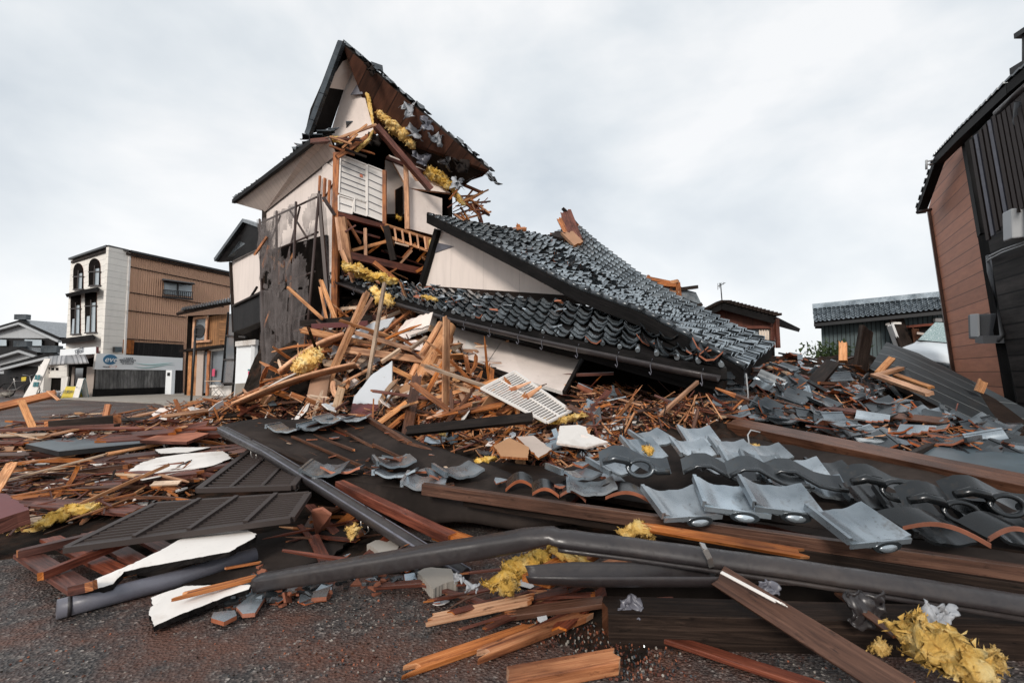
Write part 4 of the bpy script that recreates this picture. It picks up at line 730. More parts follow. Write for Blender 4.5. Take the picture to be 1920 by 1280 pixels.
w = MB(); w.slab([PF3(40, 707, .2), PF3(49, 706, .2), PF3(48, 714, .2), PF3(40, 715, .2)], .02); w.build('yellow_notice', ['sign_yellow'] * 2, None, 'small yellow notice fixed on the dark shed wall', 'notice')
# ---------------------------------------------------------------- background right
def tilted(nm, lb): return thing(nm, lb, 'house', (0, 0, 0))
VG = vplane((1525, 20), (1770, 17.5)); gr = thing('green_shed', 'grey green ribbed metal building with dark tiled roof and broken far end', 'building', z0(VG(1640, 650)))
w = MB(); a, b = VG(1539, 600), VG(1780, 575); w.slab([z0(a), a, b, z0(b)], .2, U=VG.u); w.build('wall', ['ribbed_green', 'wood_dark'], gr)
e0, e1, t0_, t1_ = VG(1526, 604, .7), VG(1785, 578, .7), VG(1524, 579, -.6), VG(1780, 555, -.6)
w = MB(); w.slab([e0, e1, t1_, t0_], .15); r_ = w.build('roof', ['tile_dark', 'wood_black'], gr); w = MB(); tile_roof(w, coons([t0_, t1_], [e0, e1], [t0_, e0], [t1_, e1]), 27, 6, .035); w.beam(t0_ + Vector((0, 0, .1)), t1_ + Vector((0, 0, .1)), .25, .2); w.build('roof_tiles', ['tile_glaze', 'tile_dark', 'terracotta'], r_)
w = MB(); w.beam(e0 + Vector((0, 0, -.12)), e1 + Vector((0, 0, -.12)), .08, .12); w.slab([VG(1528, 604, .5), VG(1540, 603, .5), VG(1540, 616, .4), VG(1528, 616, .4)], .3); w.build('fascia', ['frame_black'] * 2, gr)
w = MB(); w.slab([VG(1668, 612, .03), VG(1790, 604, .03), VG(1790, 680, .03), VG(1690, 680, .03)], .05); w.build('broken_opening', ['void_dark'] * 2, gr)
for r in [(1680, 597, 1700, 652, .55, 'wood_dark'), (1668, 608, 1682, 606, .3, 'plaster_white'), (1705, 612, 1775, 606, .12, 'wood_red'), (1716, 618, 1722, 655, .2, 'wood_brown'), (1725, 625, 1775, 632, .06, 'plaster_soffit'), (1735, 640, 1772, 612, .15, 'wood_dark'), (1700, 626, 1770, 616, .1, 'wood_black'), (1670, 612, 1684, 650, .35, 'cloth_white'), (1730, 645, 1760, 650, .3, 'wood_red')]:
    w = MB(); w.beam(VG(r[0], r[1], .3 + R.random() * .6), VG(r[2], r[3], .3 + R.random() * .6), r[4], .08, jag=(.1, .1)); w.build('broken_board', [r[5]] * 2, gr)
w = MB(); w.box(VG(1758, 600, .1), (.25, .1, .12)); w.build('wall_lamp', 'plaster_white', gr)
VB = vplane((1318, 18), (1455, 16.5)); br = thing('brown_house', 'rust brown gabled house with white curtains in its window and a roof aerial', 'house', z0(VB(1390, 640)))
w = MB(); w.slab([z0(VB(1322, 600)), VB(1322, 590), VB(1353, 570), VB(1448, 597), z0(VB(1448, 597))], .15, U=VB.u); w.build('wall', ['rust_board', 'wood_dark'], br)
for P_, Q_ in (((1353, 566), (1314, 586)), ((1353, 566), (1452, 592))):
    w = MB(); a, b = VB(*P_, .4), VB(*Q_, .4); w.slab([a, b, b - VB.n * 6, a - VB.n * 6], .16, up=True); w.beam(a - Vector((0, 0, .2)), b - Vector((0, 0, .2)), .06, .14, mt=1)
    for k in range(14): p = a.lerp(b, (k + .5) / 14); w.box(p + Vector((0, 0, .03)) - VB.n * .2, (.3, .5, .08))
    w.build('roof', ['wood_dark', 'wood_black'], br)
w = MB(); w.slab([VB(1388, 616, .02), VB(1446, 616, .02), VB(1446, 650, .02), VB(1388, 650, .02)], .03); wn = w.build('window', ['pane_pale', 'wood_dark'], br)
for x0, x1 in ((1389, 1404), (1423, 1442)):
    w = MB(); w.grid(lambda s, t: VB(lerp(x0, x1, s), lerp(617, 650, t), .1 + .03 * math.sin(s * 25)), 24, 2); w.build('curtain', 'curtain', wn, solid=.01)
w = MB()
for p, q_ in (((1385, 614), (1448, 613)), ((1387, 614), (1387, 650)), ((1447, 598), (1449, 652)), ((1456, 596), (1459, 652))): w.beam(VB(*p, .15), VB(*q_, .15), .12, .1)
w.build('window_frame', ['wood_red', 'wood_brown'], wn)
tv = thing('roof_antenna', 'thin television aerial standing on the ridge of the rust brown house', 'antenna', VB(1354, 566, -.2)); w = MB(); w.tube([VB(1354, 567, -.2), VB(1351, 531, -.2)], .022, 6); w.build('mast', 'metal_black', tv)
w = MB(); w.tube([VB(1346, 537, -.2), VB(1360, 530, -.2)], .014, 5)
for k, x in enumerate((1346, 1349, 1352, 1356)): y = 537 - k * 1.9; h = 6 - k * 1.2; w.tube([VB(x, y - h, -.2), VB(x, y + h, -.2)], .01, 4)
w.build('aerial', 'metal_black', tv)
VF = vplane((1212, 15), (1318, 14.5)); ru = thing('ruined_upper_floor', 'torn open upper floor with bare orange timbers behind the collapsed tiled roof', 'house', z0(VF(1260, 600)))
for r in [(1214, 522, 1272, 534, .2, 1), (1216, 518, 1216, 530, .1, 1), (1228, 532, 1268, 536, .25, 1), (1262, 530, 1272, 528, .3, 0), (1270, 530, 1274, 566, .14, 1), (1258, 540, 1260, 565, .08, 0), (1246, 540, 1247, 560, .08, 0), (1240, 545, 1272, 549, .08, 0), (1240, 556, 1272, 560, .08, 1), (1234, 535, 1245, 560, .1, 2), (1276, 542, 1306, 538, .06, 3), (1300, 578, 1314, 571, .06, 3), (1222, 530, 1240, 545, .12, 1)]:
    w = MB(); w.beam(VF(r[0], r[1], R.random() * .4), VF(r[2], r[3], R.random() * .4), r[4], .1, jag=(.06, .06)); w.build('timber', [WM[r[5]]] * 2, ru)
w = MB(); w.slab([VF(1275, 540), VF(1305, 548), VF(1316, 571), VF(1298, 565), VF(1278, 556)], .3); w.build('eave', ['tile_dark', 'wood_black'], ru); w = MB(); w.slab([VF(1274, 535, -.3), VF(1290, 548, -.3), VF(1292, 640, -.3), VF(1220, 640, -.3), VF(1220, 528, -.5)], .3); w.build('wall', ['wood_black', 'wood_dark'], ru)
# ---------------------------------------------------------------- right hand leaning house
RW = vplane((1906, 7.6), (1785, 10.4)); rh = thing('leaning_house', 'tall leaning house clad in brown siding with black boarded gable and slatted screen', 'house', z0(RW(1830, 700)))
w = MB(); w.slab([RW(1741, 390), RW(1768, 300), RW(1820, 250), RW(1849, 440), RW(1889, 660), RW(1912, 800), RW(1803, 800)], .15, U=RW.u); w.build('siding_wall', ['siding_brown', 'wood_brown'], rh)
w = MB(); w.beam(RW(1741, 392, .03), RW(1803, 800, .03), .06, .06); w.build('corner_trim', ['wood_brown', 'wood_brown'], rh)
RB = vplane((1850, 8.0), (2150, 5.2)); w = MB(); w.slab([RB(1822, 255), RB(1925, 150), RB(2150, 150), RB(2150, 1000), RB(1925, 830), RB(1880, 620)], .15, U=RB.u); w.build('black_wall', ['siding_black', 'wood_black'], rh)
w = MB(); w.beam(RW(1818, 262, .1), RW(1850, 440, .1), .2, .16); w.beam(RW(1850, 440, .1), RW(1912, 800, .1), .16, .16); w.build('corner_post', ['wood_black'] * 2, rh)
for k in range(12):
    x = 1822 + k * 8.5; w = MB(); w.beam(RB(x, 262 - k * 9, .3), RB(x + 32 + k * .6, 450 - k * 8.5, .3), .035, .05); w.build('screen_slat', ['gutter_grey' if k in (1, 4) else 'louver_brown'] * 2, rh)
w = MB(); w.slab([RB(1818, 262, .2), RB(1912, 165, .2), RB(1945, 360, .2), RB(1852, 445, .2)], .03); w.build('screen_back', ['wood_black'] * 2, rh)
w = MB()
RR = lambda x, y, o: RW(x, y, o) if x < 1830 else RB(x, y, o)
pts = [RW(1727, 396, .3), RW(1761, 300, .3), RW(1806, 254, .3), RB(1902, 164, .35), RB(2100, 0, .35)]
for i in range(4): w.beam(pts[i], pts[i + 1], .16, .14)
ro = w.build('roof', ['wood_black', 'wood_black'], rh)
w = MB()
for i in range(4):
    for k in range(10 if i else 6): t = k / (10 if i else 6); p = pts[i].lerp(pts[i + 1], t); w.beam(p + Vector((-.0, 0, .1)), pts[i].lerp(pts[i + 1], min(1, t + .08)) + Vector((0, 0, .115)), .2, .03)
w.build('roof_tiles', ['tile_dark'] * 2, ro)
w = MB(); w.tube([RW(1720, 398, .5), RW(1745, 393, .2)], .035, 8); w.build('gutter', 'gutter_plastic', ro)
w = MB(); w.tube([RB(1868, 212, .5), RB(1925, 160, .5)], .04, 8); w.build('gutter', 'gutter_plastic', ro)
w = MB()
for y in (303, 309): w.tube([RW(1736, y, .7), RW(1760, y - 3, .1)], .015, 6)
w.tube([RW(1737, 300, .7), RW(1737, 318, .7)], .02, 6); w.build('wall_bracket', 'ac_pale', rh)
w = MB(); w.box(at(1918, 127, 7.0), (.2, .2, .1)); w.box(at(1921, 60, 7.0), (.12, .2, .08)); w.tube([at(1921, 60, 7), at(1921, 150, 7)], .03, 6); w.build('ridge_bracket', 'metal_black', rh)
w = MB(); w.tube([RW(1853, 480, .15), RW(1856, 510, .2), RW(1880, 628, .2), RW(1870, 640, .25)], .035, 10); w.build('conduit', 'ac_grey', rh); w = MB(); w.tube([RB(1912, 190, .3), RB(1908, 235, .25), RB(1918, 262, .2), RB(1960, 520, .2)], .055, 10); w.build('downpipe', 'ac_grey', rh)
for k in range(2): w = MB(); w.tube([RB(1925, 452 + k * 5, .2), RB(1880, 468 + k * 5, .15), RB(1855, 480 + k * 6, .15), RW(1848, 490 + k * 3, .1), RW(1852, 505, .15)], .012, 6); w.build('cable', 'ac_pale', rh)
w = MB(); c_ = RW(1848, 612, .22); ang = math.atan2(RW.u.y, RW.u.x); rot = Matrix.Rotation(ang, 3, 'Z') @ Matrix.Rotation(-.08, 3, 'Y')
w.box(c_, (.55, .3, .42), rot); ac = w.build('air_conditioner', 'ac_grey', rh, bevel=.02); w = MB(); w.box(RW(1828, 610, .42), (.34, .03, .38), rot); w.build('fan_grille', 'ac_pale', ac, bevel=.01); w = MB(); w.box(RW(1855, 636, .3), (.35, .25, .12), rot); w.build('wall_bracket', 'ac_grey', ac)
w = MB(); w.box(RB(1915, 420, .2), (.3, .3, .42), rot); w.build('meter_box', 'ac_pale', rh, bevel=.02)
# ---------------------------------------------------------------- white car behind the fallen roof panel
car = thing('crushed_car', 'white car with a cracked windscreen half buried behind the dark roof panel', 'car', at(1800, 720, 12.4)); C0 = at(1800, 716, 12.2)
CR = Matrix.Rotation(math.radians(28), 3, 'Z') @ Matrix.Rotation(math.radians(-3), 3, 'Y') @ Matrix.Rotation(math.radians(10), 3, 'X')
def cp(x, y, z): return C0 + CR @ Vector((x, y, z))
prof = [(-1.9, .45, .62, .72), (-1.75, .3, .80, .80), (-1.2, .22, .92, .83), (-.75, .2, 1.0, .84), (-.1, .2, 1.42, .80), (.4, .2, 1.5, .79), (1.2, .2, 1.48, .79), (1.7, .22, 1.1, .82), (1.95, .35, .95, .78), (2.0, .5, .7, .7)]
def carf(s, t):
    i = min(int(s * (len(prof) - 1)), len(prof) - 2); u = s * (len(prof) - 1) - i; a, b = prof[i], prof[i + 1]; x, zb, zt, hw = [lerp(a[k], b[k], u) for k in range(4)]
    an = math.pi * 2 * t; cy, cz = math.cos(an), math.sin(an); e = .45; cy = math.copysign(abs(cy) ** e, cy); cz = math.copysign(abs(cz) ** e, cz); z = (zb + zt) / 2 + cz * (zt - zb) / 2; k = 1 - .14 * max(0, (z - .85)) / .6
    return cp(x, cy * hw * k, z)
w = MB(); w.grid(carf, 36, 32); w.build('body', 'car_white', car, solid=.02)
w = MB(); w.slab([cp(-.80, -.68, 1.0), cp(-.80, .68, 1.0), cp(-.12, .62, 1.47), cp(-.12, -.62, 1.47)], .03); w.build('windscreen', ['cracked_glass', 'frame_black'], car)
w = MB(); w.slab([cp(-.55, -.80, 1.0), cp(1.3, -.82, 1.0), cp(1.05, -.73, 1.42), cp(-.05, -.73, 1.42)], .03); w.build('side_window', ['glass_dark', 'frame_black'], car)
for sx in (-1.25, 1.25):
    for sy in (-.8, .8): w = MB(); w.tube([cp(sx, sy - .08, .3), cp(sx, sy + .08, .3)], .3, 20); wh = w.build('wheel', 'rubber', car); w = MB(); w.tube([cp(sx, sy - .09, .3), cp(sx, sy + .09, .3)], .18, 16); w.build('rim', 'metal_bright', wh)
for sy in (-.55, .55): w = MB(); w.box(cp(-1.82, sy, .68), (.12, .3, .14), CR); w.build('headlight', 'pane_pale', car, bevel=.02)
w = MB(); w.tube([cp(-.8, -.7, 1.02), cp(-.1, -.65, 1.5), cp(.4, -.65, 1.53)], .03, 8); w.tube([cp(-.82, -.7, 1.0), cp(-.82, .7, 1.0)], .02, 6); w.build('window_trim', 'frame_black', car)
# ---------------------------------------------------------------- foreground pieces, each its own thing
def T_(g, nm, mats, lb, cat, bevel=0, group=None, solid=0): return g.build(nm, mats, None, lb, cat, group, bevel=bevel, solid=solid)
def pa(p):            # (px,py,d) or (px,py,'z',z)
    return gz(p[0], p[1], p[3]) if len(p) == 4 else at(*p)
def BEAM(nm, lb, a, b, w_, t_, m1, m2='wood_orange', roll=0, jag=(.05, .05), cat='timber', bevel=.003):
    g = MB(); g.beam(pa(a), pa(b), w_, t_, roll, jag, 0, 1); return T_(g, nm, [m1, m2], lb, cat, bevel)
def SLAB(nm, lb, pts, th, m1, m2, cat, up=False, m3=None):
    P = [pa(p) for p in pts]
    if 'plaster' in m1 or 'board' in m1 or 'paper' in m1 or m1 == 'concrete':
        Q = []; sz = max((P[i] - P[i - 1]).length for i in range(len(P)))
        for i in range(len(P)):
            a, b = P[i], P[(i + 1) % len(P)]; L_ = (b - a).length; k_ = max(1, int(L_ / (sz * .07)))
            if i == 0 and 'gypsum' in nm: k_ = 1
            for q in range(k_):
                p = a.lerp(b, q / k_); d = (b - a).normalized(); up_ = Vector((0, 0, 1)) if not up else d.cross(Vector((0, 0, 1))); Q.append(p + (up_ * R.gauss(0, .012 * sz) if q else Vector((0, 0, 0))))
        P = Q
    g = MB(); g.slab(P, th, 0, 1, up=up, mbk=2 if m3 else 1); return T_(g, nm, [m1, m2] + ([m3] if m3 else []), lb, cat)
Z = 'z'
# tar paper roof panel with battens
tar = thing('tar_paper_roof', 'fallen roof section under black tar paper with thin battens before the heap', 'roof panel', at(700, 900, 4))
cor = [at(416, 797, 4.9), at(500, 785, 5.1), at(600, 786, 5.1), at(684, 781, 5.1)]; rgt = [cor[-1], at(770, 826, 4.6), at(880, 850, 4.3), at(1135, 872, 4.0)]
btm = [at(640, 897, 3.75), at(730, 912, 3.55), at(815, 922, 3.4), at(990, 930, 3.25), at(1060, 934, 3.15)]; lft = [cor[0], at(500, 846, 4.3), at(578, 888, 3.85), btm[0]]
tf = coons(cor, btm, lft, [cor[-1], at(780, 826, 4.6), at(930, 878, 3.9), btm[-1]])
def tarf(s, t): p = tf(s, t); return p + Vector((0, 0, .02 * noise.noise((p.x * 2, p.y * 2, 0)) + .012 * noise.noise((p.x * 7, p.y * 3, 5))))
g = MB(); g.grid(tarf, 24, 24); g.build('tar_paper', 'tarpaper', tar, solid=.012)
g = MB(); g.grid(lambda s, t: tf(s, 1) + Vector((.05 * t, -.10 * math.sin(t * 1.6), -.22 * t * (1 - .3 * s) + .02 * math.sin(s * 14) * t)), 24, 6); g.build('drooping_paper', 'tarpaper', tar, solid=.01)
g = MB(); dk = [cor[0], cor[-1], rgt[1], rgt[2], rgt[3], btm[-1], btm[0], lft[1]]; g.slab([p - Vector((0, 0, .05)) for p in dk], .03, up=True); g.build('deck', ['wood_dark', 'wood_red'], tar)
for (a, b) in [((468, 797), (628, 872)), ((548, 820), (703, 886)), ((590, 817), (662, 845)), ((630, 803), (700, 840)), ((652, 797), (705, 823)), ((700, 835), (790, 878)), ((704, 884), (830, 920)), ((600, 800), (650, 818))]:
    def ontar(q):
        best = None
        for i in range(13):
            for j in range(13):
                p = tarf(i / 12, j / 12); r = p - CAM; y_ = (r.y * cP + r.z * sP); X_ = 960 + F * r.x / y_; Y_ = 640 - F * (r.z * cP - r.y * sP) / y_; e = (X_ - q[0]) ** 2 + (Y_ - q[1]) ** 2
                if best is None or e < best[0]: best = (e, p)
        return at(q[0], q[1], best[1].y)
    g = MB(); g.beam(ontar(a) + Vector((0, 0, .008)), ontar(b) + Vector((0, 0, .008)), .022, .02, jag=(.02, .02)); g.build('batten', [R.choice(['wood_brown', 'wood_red']), 'wood_orange'], tar)
g = MB(); g.beam(cor[0] + Vector((.04, 0, -.06)), btm[0] + Vector((.04, 0, -.05)), .09, .10); g.build('edge_board', ['wood_dark', 'wood_brown'], tar)
g = MB(); g.beam(at(686, 782, 5.0), at(768, 832, 4.5), .05, .04); g.beam(at(768, 832, 4.5), at(860, 860, 4.2), .04, .03); g.build('edge_board', ['wood_brown', 'wood_orange'], tar)
# gutters
def gutter(nm, lb, pts, r, mat, arc=(math.pi, 2 * math.pi), n=12, solid=.006, ends=None, sq=1.0):
    g = MB(); P = [pa(p) for p in pts]; g.tube(P, r, n, arc=arc, sq=sq); rr0 = r if not isinstance(r, (list, tuple)) else r[0]
    return T_(g, nm, mat, lb, 'gutter', solid=solid)
P3 = [(416, 806, 4.75), (500, 850, 4.15), (600, 912, 3.55), (700, 975, 3.1), (790, 1032, 2.8), (872, 1080, 2.6)]
g1 = thing('long_gutter', 'long straight brown gutter slanting down along the tar paper panel to the ground', 'gutter', pa(P3[3])); g = MB(); g.tube([pa(p) for p in P3], .044, 14); g.build('trough', 'gutter_plastic', g1)
g = MB()
for off in (-.036, .036): g.tube([pa(p) + Vector((off * .8, off * .6, .026)) for p in P3], .007, 6)
g.build('rolled_lip', 'gutter_grey', g1)
for k, (x, y, d) in enumerate(((462, 829, 4.4), (555, 884, 3.8), (676, 960, 3.2), (708, 980, 3.07), (800, 1038, 2.77))): g = MB(); a = at(x, y, d); b = at(x + 8, y + 5, d); g.tube([a, a + (b - a).normalized() * .03], .049, 14); g.build('joint_band', 'gutter_plastic', g1)
for x, y, d in ((548, 893, 3.75), (676, 968, 3.15), (470, 838, 4.3)):
    g = MB(); p = at(x, y, d); g.tube([p, p + Vector((.005, 0, -.07)), p + Vector((.03, 0, -.11)), p + Vector((.055, 0, -.09)), p + Vector((.05, 0, -.05))], .005, 6); g.build('gutter_hook', 'metal_bright', g1)
# big bent gutter across the foreground
bg_ = thing('bent_gutter', 'large bent brown gutter lying across the whole foreground, kinked in the middle', 'gutter', at(1040, 1020, 2.2))
def prof_sweep(sect):
    g = MB(); K = len(sect); n = 18; P = []
    for i, (p, h, wd, sqr, tw) in enumerate(sect):
        t = (sect[min(i + 1, K - 1)][0] - sect[max(i - 1, 0)][0]).normalized(); A_ = t.cross(Vector((0, 0, 1))).normalized(); B2 = A_.cross(t)
        for k in range(n):
            a = 2 * math.pi * k / n + .17; c_, s_ = math.cos(a), math.sin(a)
            if s_ < -.15: s_ = -.15 - (abs(s_) - .15) * (.25 + .75 * sqr)
            c_ = math.copysign(abs(c_) ** (1 - .55 * sqr), c_); s_ = math.copysign(abs(s_) ** (1 - .55 * sqr), s_); P.append(p + A_ * c_ * wd + B2 * s_ * h)
    fs = [[i * n + k, i * n + (k + 1) % n, (i + 1) * n + (k + 1) % n, (i + 1) * n + k] for i in range(K - 1) for k in range(n)]
    fs += [list(range(n))[::-1], [(K - 1) * n + k for k in range(n)]]; uv = [[(0, 0)] * max(4, len(f)) for f in fs]; g.add(P, fs, uv, [0] * len(fs), [True] * (len(fs) - 2) + [False] * 2); return g
sec = []
for t, (x, y, d, h, wd, sq_) in enumerate([(484, 1092, 2.42, .036, .05, 1), (600, 1073, 2.38, .040, .055, 1), (760, 1048, 2.33, .044, .055, 1), (900, 1026, 2.28, .047, .058, .9), (985, 1012, 2.23, .046, .06, .7), (1034, 1006, 2.2, .043, .062, .3), (1046, 1012, 2.19, .046, .062, .0), (1058, 1014, 2.18, .049, .060, .0), (1180, 1029, 2.15, .050, .058, 0), (1330, 1050, 2.1, .050, .058, 0), (1500, 1074, 2.04, .050, .058, 0), (1700, 1105, 1.97, .050, .058, 0), (1960, 1146, 1.9, .050, .058, 0)]): sec.append((at(x, y, d), h, wd, sq_, 0))
sec2 = []
for i in range(len(sec) - 1):
    nn = max(1, int((sec[i + 1][0] - sec[i][0]).length / .025))
    for k in range(nn):
        t = k / nn; a, b = sec[i], sec[i + 1]; p = a[0].lerp(b[0], t); w1 = noise.noise((p.x * 9, 1, 0)); w2 = noise.noise((p.x * 4, 5, 0)); sec2.append((p + Vector((0, 0, .003 * w2)), lerp(a[1], b[1], t) * (1 + .07 * w1), lerp(a[2], b[2], t) * (1 + .05 * w2), lerp(a[3], b[3], t), 0))
sec2.append(sec[-1]); g = prof_sweep(sec2); g.build('trough', 'gutter_plastic', bg_)
g = MB(); g.tube([s[0] + Vector((0, -.03, -.03)) for s in sec[6:]], .012, 8); g.tube([s[0] + Vector((0, -.045, .02)) for s in sec[:5]], .006, 6); g.build('rolled_lip', 'gutter_plastic', bg_)
g = MB(); a = at(1316, 1018, 2.04); ps = [a, at(1322, 1030, 2.0), at(1330, 1046, 2.0), at(1334, 1062, 2.02)]
for i in range(3): g.beam(ps[i], ps[i + 1], .022, .006, up=Vector((0, -1, 0)))
g.build('strap_bracket', ['metal_bright'] * 2, bg_)
g = MB()
def tray(s, t): p = at(lerp(985, 1350, s), 1086, lerp(2.02, 2.06, s)); a = math.pi * (1 + t); k = .7 + .3 * min(1, s * 4); return p + Vector((-.02 * math.sin(a) * (1 - s), math.cos(a) * .075 * k, (math.sin(a) + .35) * .062 * k + .02))
g.grid(tray, 20, 12); T_(g, 'open_gutter', 'gutter_plastic', 'short open gutter length lying under the kinked gutter beside the yellow insulation', 'gutter', solid=.006)
gp = thing('round_pipe', 'short round grey pipe lying on the asphalt below the long white board', 'pipe', gz(280, 1105)); g = MB(); g.tube([gz(106, 1142, .045), gz(200, 1118, .045), gz(330, 1085, .045), gz(400, 1062, .05), gz(478, 1040, .05)], .042, 18); g.build('tube', 'gutter_grey', gp); g = MB(); a = gz(126, 1137, .045); b = gz(134, 1135, .045); g.tube([a, b], .0435, 18); g.build('joint_band', 'gutter_plastic', gp)
# boards, beams etc in front
SLAB('wall_board', 'long pointed white wall board lying across the red slats', [(140, 1109, Z, .10), (186, 1082, Z, .12), (235, 1062, Z, .14), (300, 1032, Z, .16), (355, 1000, Z, .18), (420, 994, Z, .18), (465, 993, Z, .18), (481, 1001, Z, .18), (476, 1008, Z, .18), (454, 1020, Z, .17), (430, 1034, Z, .16), (330, 1052, Z, .15), (262, 1064, Z, .14), (232, 1071, Z, .13), (212, 1094, Z, .11), (150, 1113, Z, .09)], .028, 'plaster_white', 'wood_black', 'board', True)
SLAB('wall_board', 'broken white board fragment on the asphalt in the lower left with a jagged end', [(283, 1120, Z, .05), (300, 1113, Z, .055), (345, 1098, Z, .06), (400, 1096, Z, .07), (470, 1096, Z, .08), (466, 1104, Z, .07), (420, 1119, Z, .06), (385, 1133, Z, .05), (345, 1148, Z, .05), (312, 1163, Z, .045), (288, 1174, Z, .04), (284, 1160, Z, .04), (279, 1146, Z, .045), (286, 1132, Z, .045)], .024, 'plaster_white', 'wood_black', 'board', True)
SLAB('wall_board', 'flat white board lying on the far part of the red laths', [(232, 888, Z, .24), (262, 868, Z, .27), (292, 858, Z, .28), (345, 850, Z, .3), (418, 845, Z, .32), (434, 858, Z, .31), (400, 872, Z, .3), (340, 884, Z, .27), (268, 900, Z, .24)], .02, 'plaster_white', 'wood_dark', 'board', True)
SLAB('wall_board', 'narrow white strip beyond the flat white board on the laths', [(290, 842, Z, .3), (330, 838, Z, .32), (395, 838, Z, .34), (350, 848, Z, .31), (300, 850, Z, .3)], .02, 'plaster_white', 'wood_dark', 'board', True)
SLAB('tar_sheet', 'wet black tar paper sheet lying on the ground left of the long gutter', [(255, 1072, Z, .03), (440, 1010, Z, .05), (600, 960, Z, .06), (690, 985, Z, .05), (620, 1045, Z, .03), (520, 1075, Z, .02), (350, 1098, Z, .02)], .012, 'tarpaper', 'wood_black', 'tar paper', True)
SLAB('metal_sheet', 'blue grey metal sheets stacked flat beyond the red laths', [(48, 832, Z, .3), (130, 818, Z, .32), (300, 812, Z, .34), (290, 828, Z, .32), (110, 846, Z, .3)], .05, 'metal_blue_grey', 'metal_black', 'sheet', True)
SLAB('red_sheet', 'flat dull red panel at the left picture edge behind the laths', [(-60, 815, Z, .28), (60, 810, Z, .3), (108, 815, Z, .3), (40, 828, Z, .28), (-60, 840, Z, .26)], .03, 'board_maroon', 'wood_red', 'panel', True)
SLAB('red_sheet', 'reddish panel by the flat grey tile and the cardboard', [(262, 825, Z, .36), (330, 805, Z, .4), (392, 812, Z, .4), (350, 828, Z, .36)], .03, 'terracotta', 'wood_red', 'panel', True)
g = MB(); a = [gz(x, y, .42) for x, y in ((216, 790), (312, 799), (334, 793), (240, 785))]; g.slab([p for p in a], .09, up=True); T_(g, 'cardboard_box', ['cardboard', 'cardboard'], 'flat closed cardboard box lying behind the metal sheets', 'box')
SLAB('red_block', 'thick dark red block of boards at the left picture edge', [(-40, 925, Z, .3), (12, 925, Z, .3), (54, 955, Z, .26), (-40, 985, Z, .22)], .09, 'board_maroon', 'wood_red', 'block', True)
SLAB('gutter_shade', 'added near-black sheet painting in the shade below the bent gutter', [(1130, 1080, 2.32), (1960, 1120, 2.1), (1960, 1200, 2.05), (1150, 1168, 2.2)], .01, 'void_dark', 'tarpaper', 'added shade')  # added dark sheet filling in the shade between gutter and lying beam
# louvred panels
def louvre(nm, lb, q, ns, cross, mat='louver_brown', sw=.016, th=.02, fw_=.045, long=True, cat='louvre panel'):
    t = thing(nm, lb, cat, sum((pa(p) for p in q), Vector()) / 4); a, b, c_, d = [pa(p) for p in q]
    def f(s, u): return a.lerp(b, s).lerp(d.lerp(c_, s), u)
    g = MB()
    for k in range(ns): u = (k + .5) / ns; g.beam(f(0, u), f(1, u), sw, th) if long else g.beam(f(u, 0), f(u, 1), sw, th)
    g.build('slats', [mat] * 2, t)
    for (p, r) in ((f(0, 0), f(1, 0)), (f(1, 0), f(1, 1)), (f(1, 1), f(0, 1)), (f(0, 1), f(0, 0))): g = MB(); g.beam(p + Vector((0, 0, .006)), r + Vector((0, 0, .006)), fw_, th * 1.6); g.build('frame_bar', [mat] * 2, t)
    for k in range(cross): g = MB(); s = (k + 1) / (cross + 1); (g.beam(f(s, 0) + Vector((0, 0, .012)), f(s, 1) + Vector((0, 0, .012)), .024, th) if long else g.beam(f(0, s) + Vector((0, 0, .012)), f(1, s) + Vector((0, 0, .012)), .024, th)); g.build('cross_bar', [mat] * 2, t)
    return t
louvre('louvre_panel', 'brown louvred panel with a diagonal frame lying beside the long white board', [(124, 1029, Z, .16), (292, 946, Z, .27), (578, 926, Z, .30), (546, 973, Z, .24)], 16, 0, long=False)
t = None
def lou2():
    q = [(124, 1029, Z, .16), (292, 946, Z, .27), (578, 926, Z, .30), (546, 973, Z, .24)]
    t = thing('louvre_panel', 'brown louvred panel with many thin bars lying beside the long white board', 'louvre panel', pa(q[0])); a, b, c_, d = [pa(p) for p in q]
    f = lambda s, u: a.lerp(d, s).lerp(b.lerp(c_, s), u)
    g = MB()
    for k in range(12): g.beam(f(0, (k + .8) / 12.6), f(1, (k + .8) / 12.6), .016, .022)
    g.build('slats', ['louver_brown'] * 2, t)
    for p, r, w_ in ((f(0, 0), f(1, 0), .07), (f(1, 0), f(1, 1), .05), (f(1, 1), f(0, 1), .05), (f(0, 1), f(0, 0), .05)): g = MB(); g.beam(p, r, w_ * .8, .03); g.build('frame_bar', ['louver_brown'] * 2, t)
    for k in (.28, .52, .78): g = MB(); g.beam(f(k, 0) + Vector((0, 0, .016)), f(k, 1) + Vector((0, 0, .016)), .028, .022); g.build('cross_bar', ['louver_brown'] * 2, t)
for o in [o for o in bpy.data.objects if o.name.startswith('louvre_panel') or (o.parent and o.parent.name.startswith('louvre_panel'))]: bpy.data.objects.remove(o)
lou2()
louvre('louvre_panel', 'second brown louvred panel with slanting bars behind the first, near the gutter top', [(372, 920, Z, .26), (470, 845, Z, .36), (585, 868, Z, .34), (548, 915, Z, .28)], 17, 2, long=False, sw=.018)
louvre('white_grille', 'white slatted metal grille lying tilted on the heap under the eave', [(903, 729, 5.5), (965, 697, 6.1), (1070, 771, 5.2), (1026, 793, 4.75)], 24, 1, 'grill_white', .024, .012, .04, long=True, cat='grille')
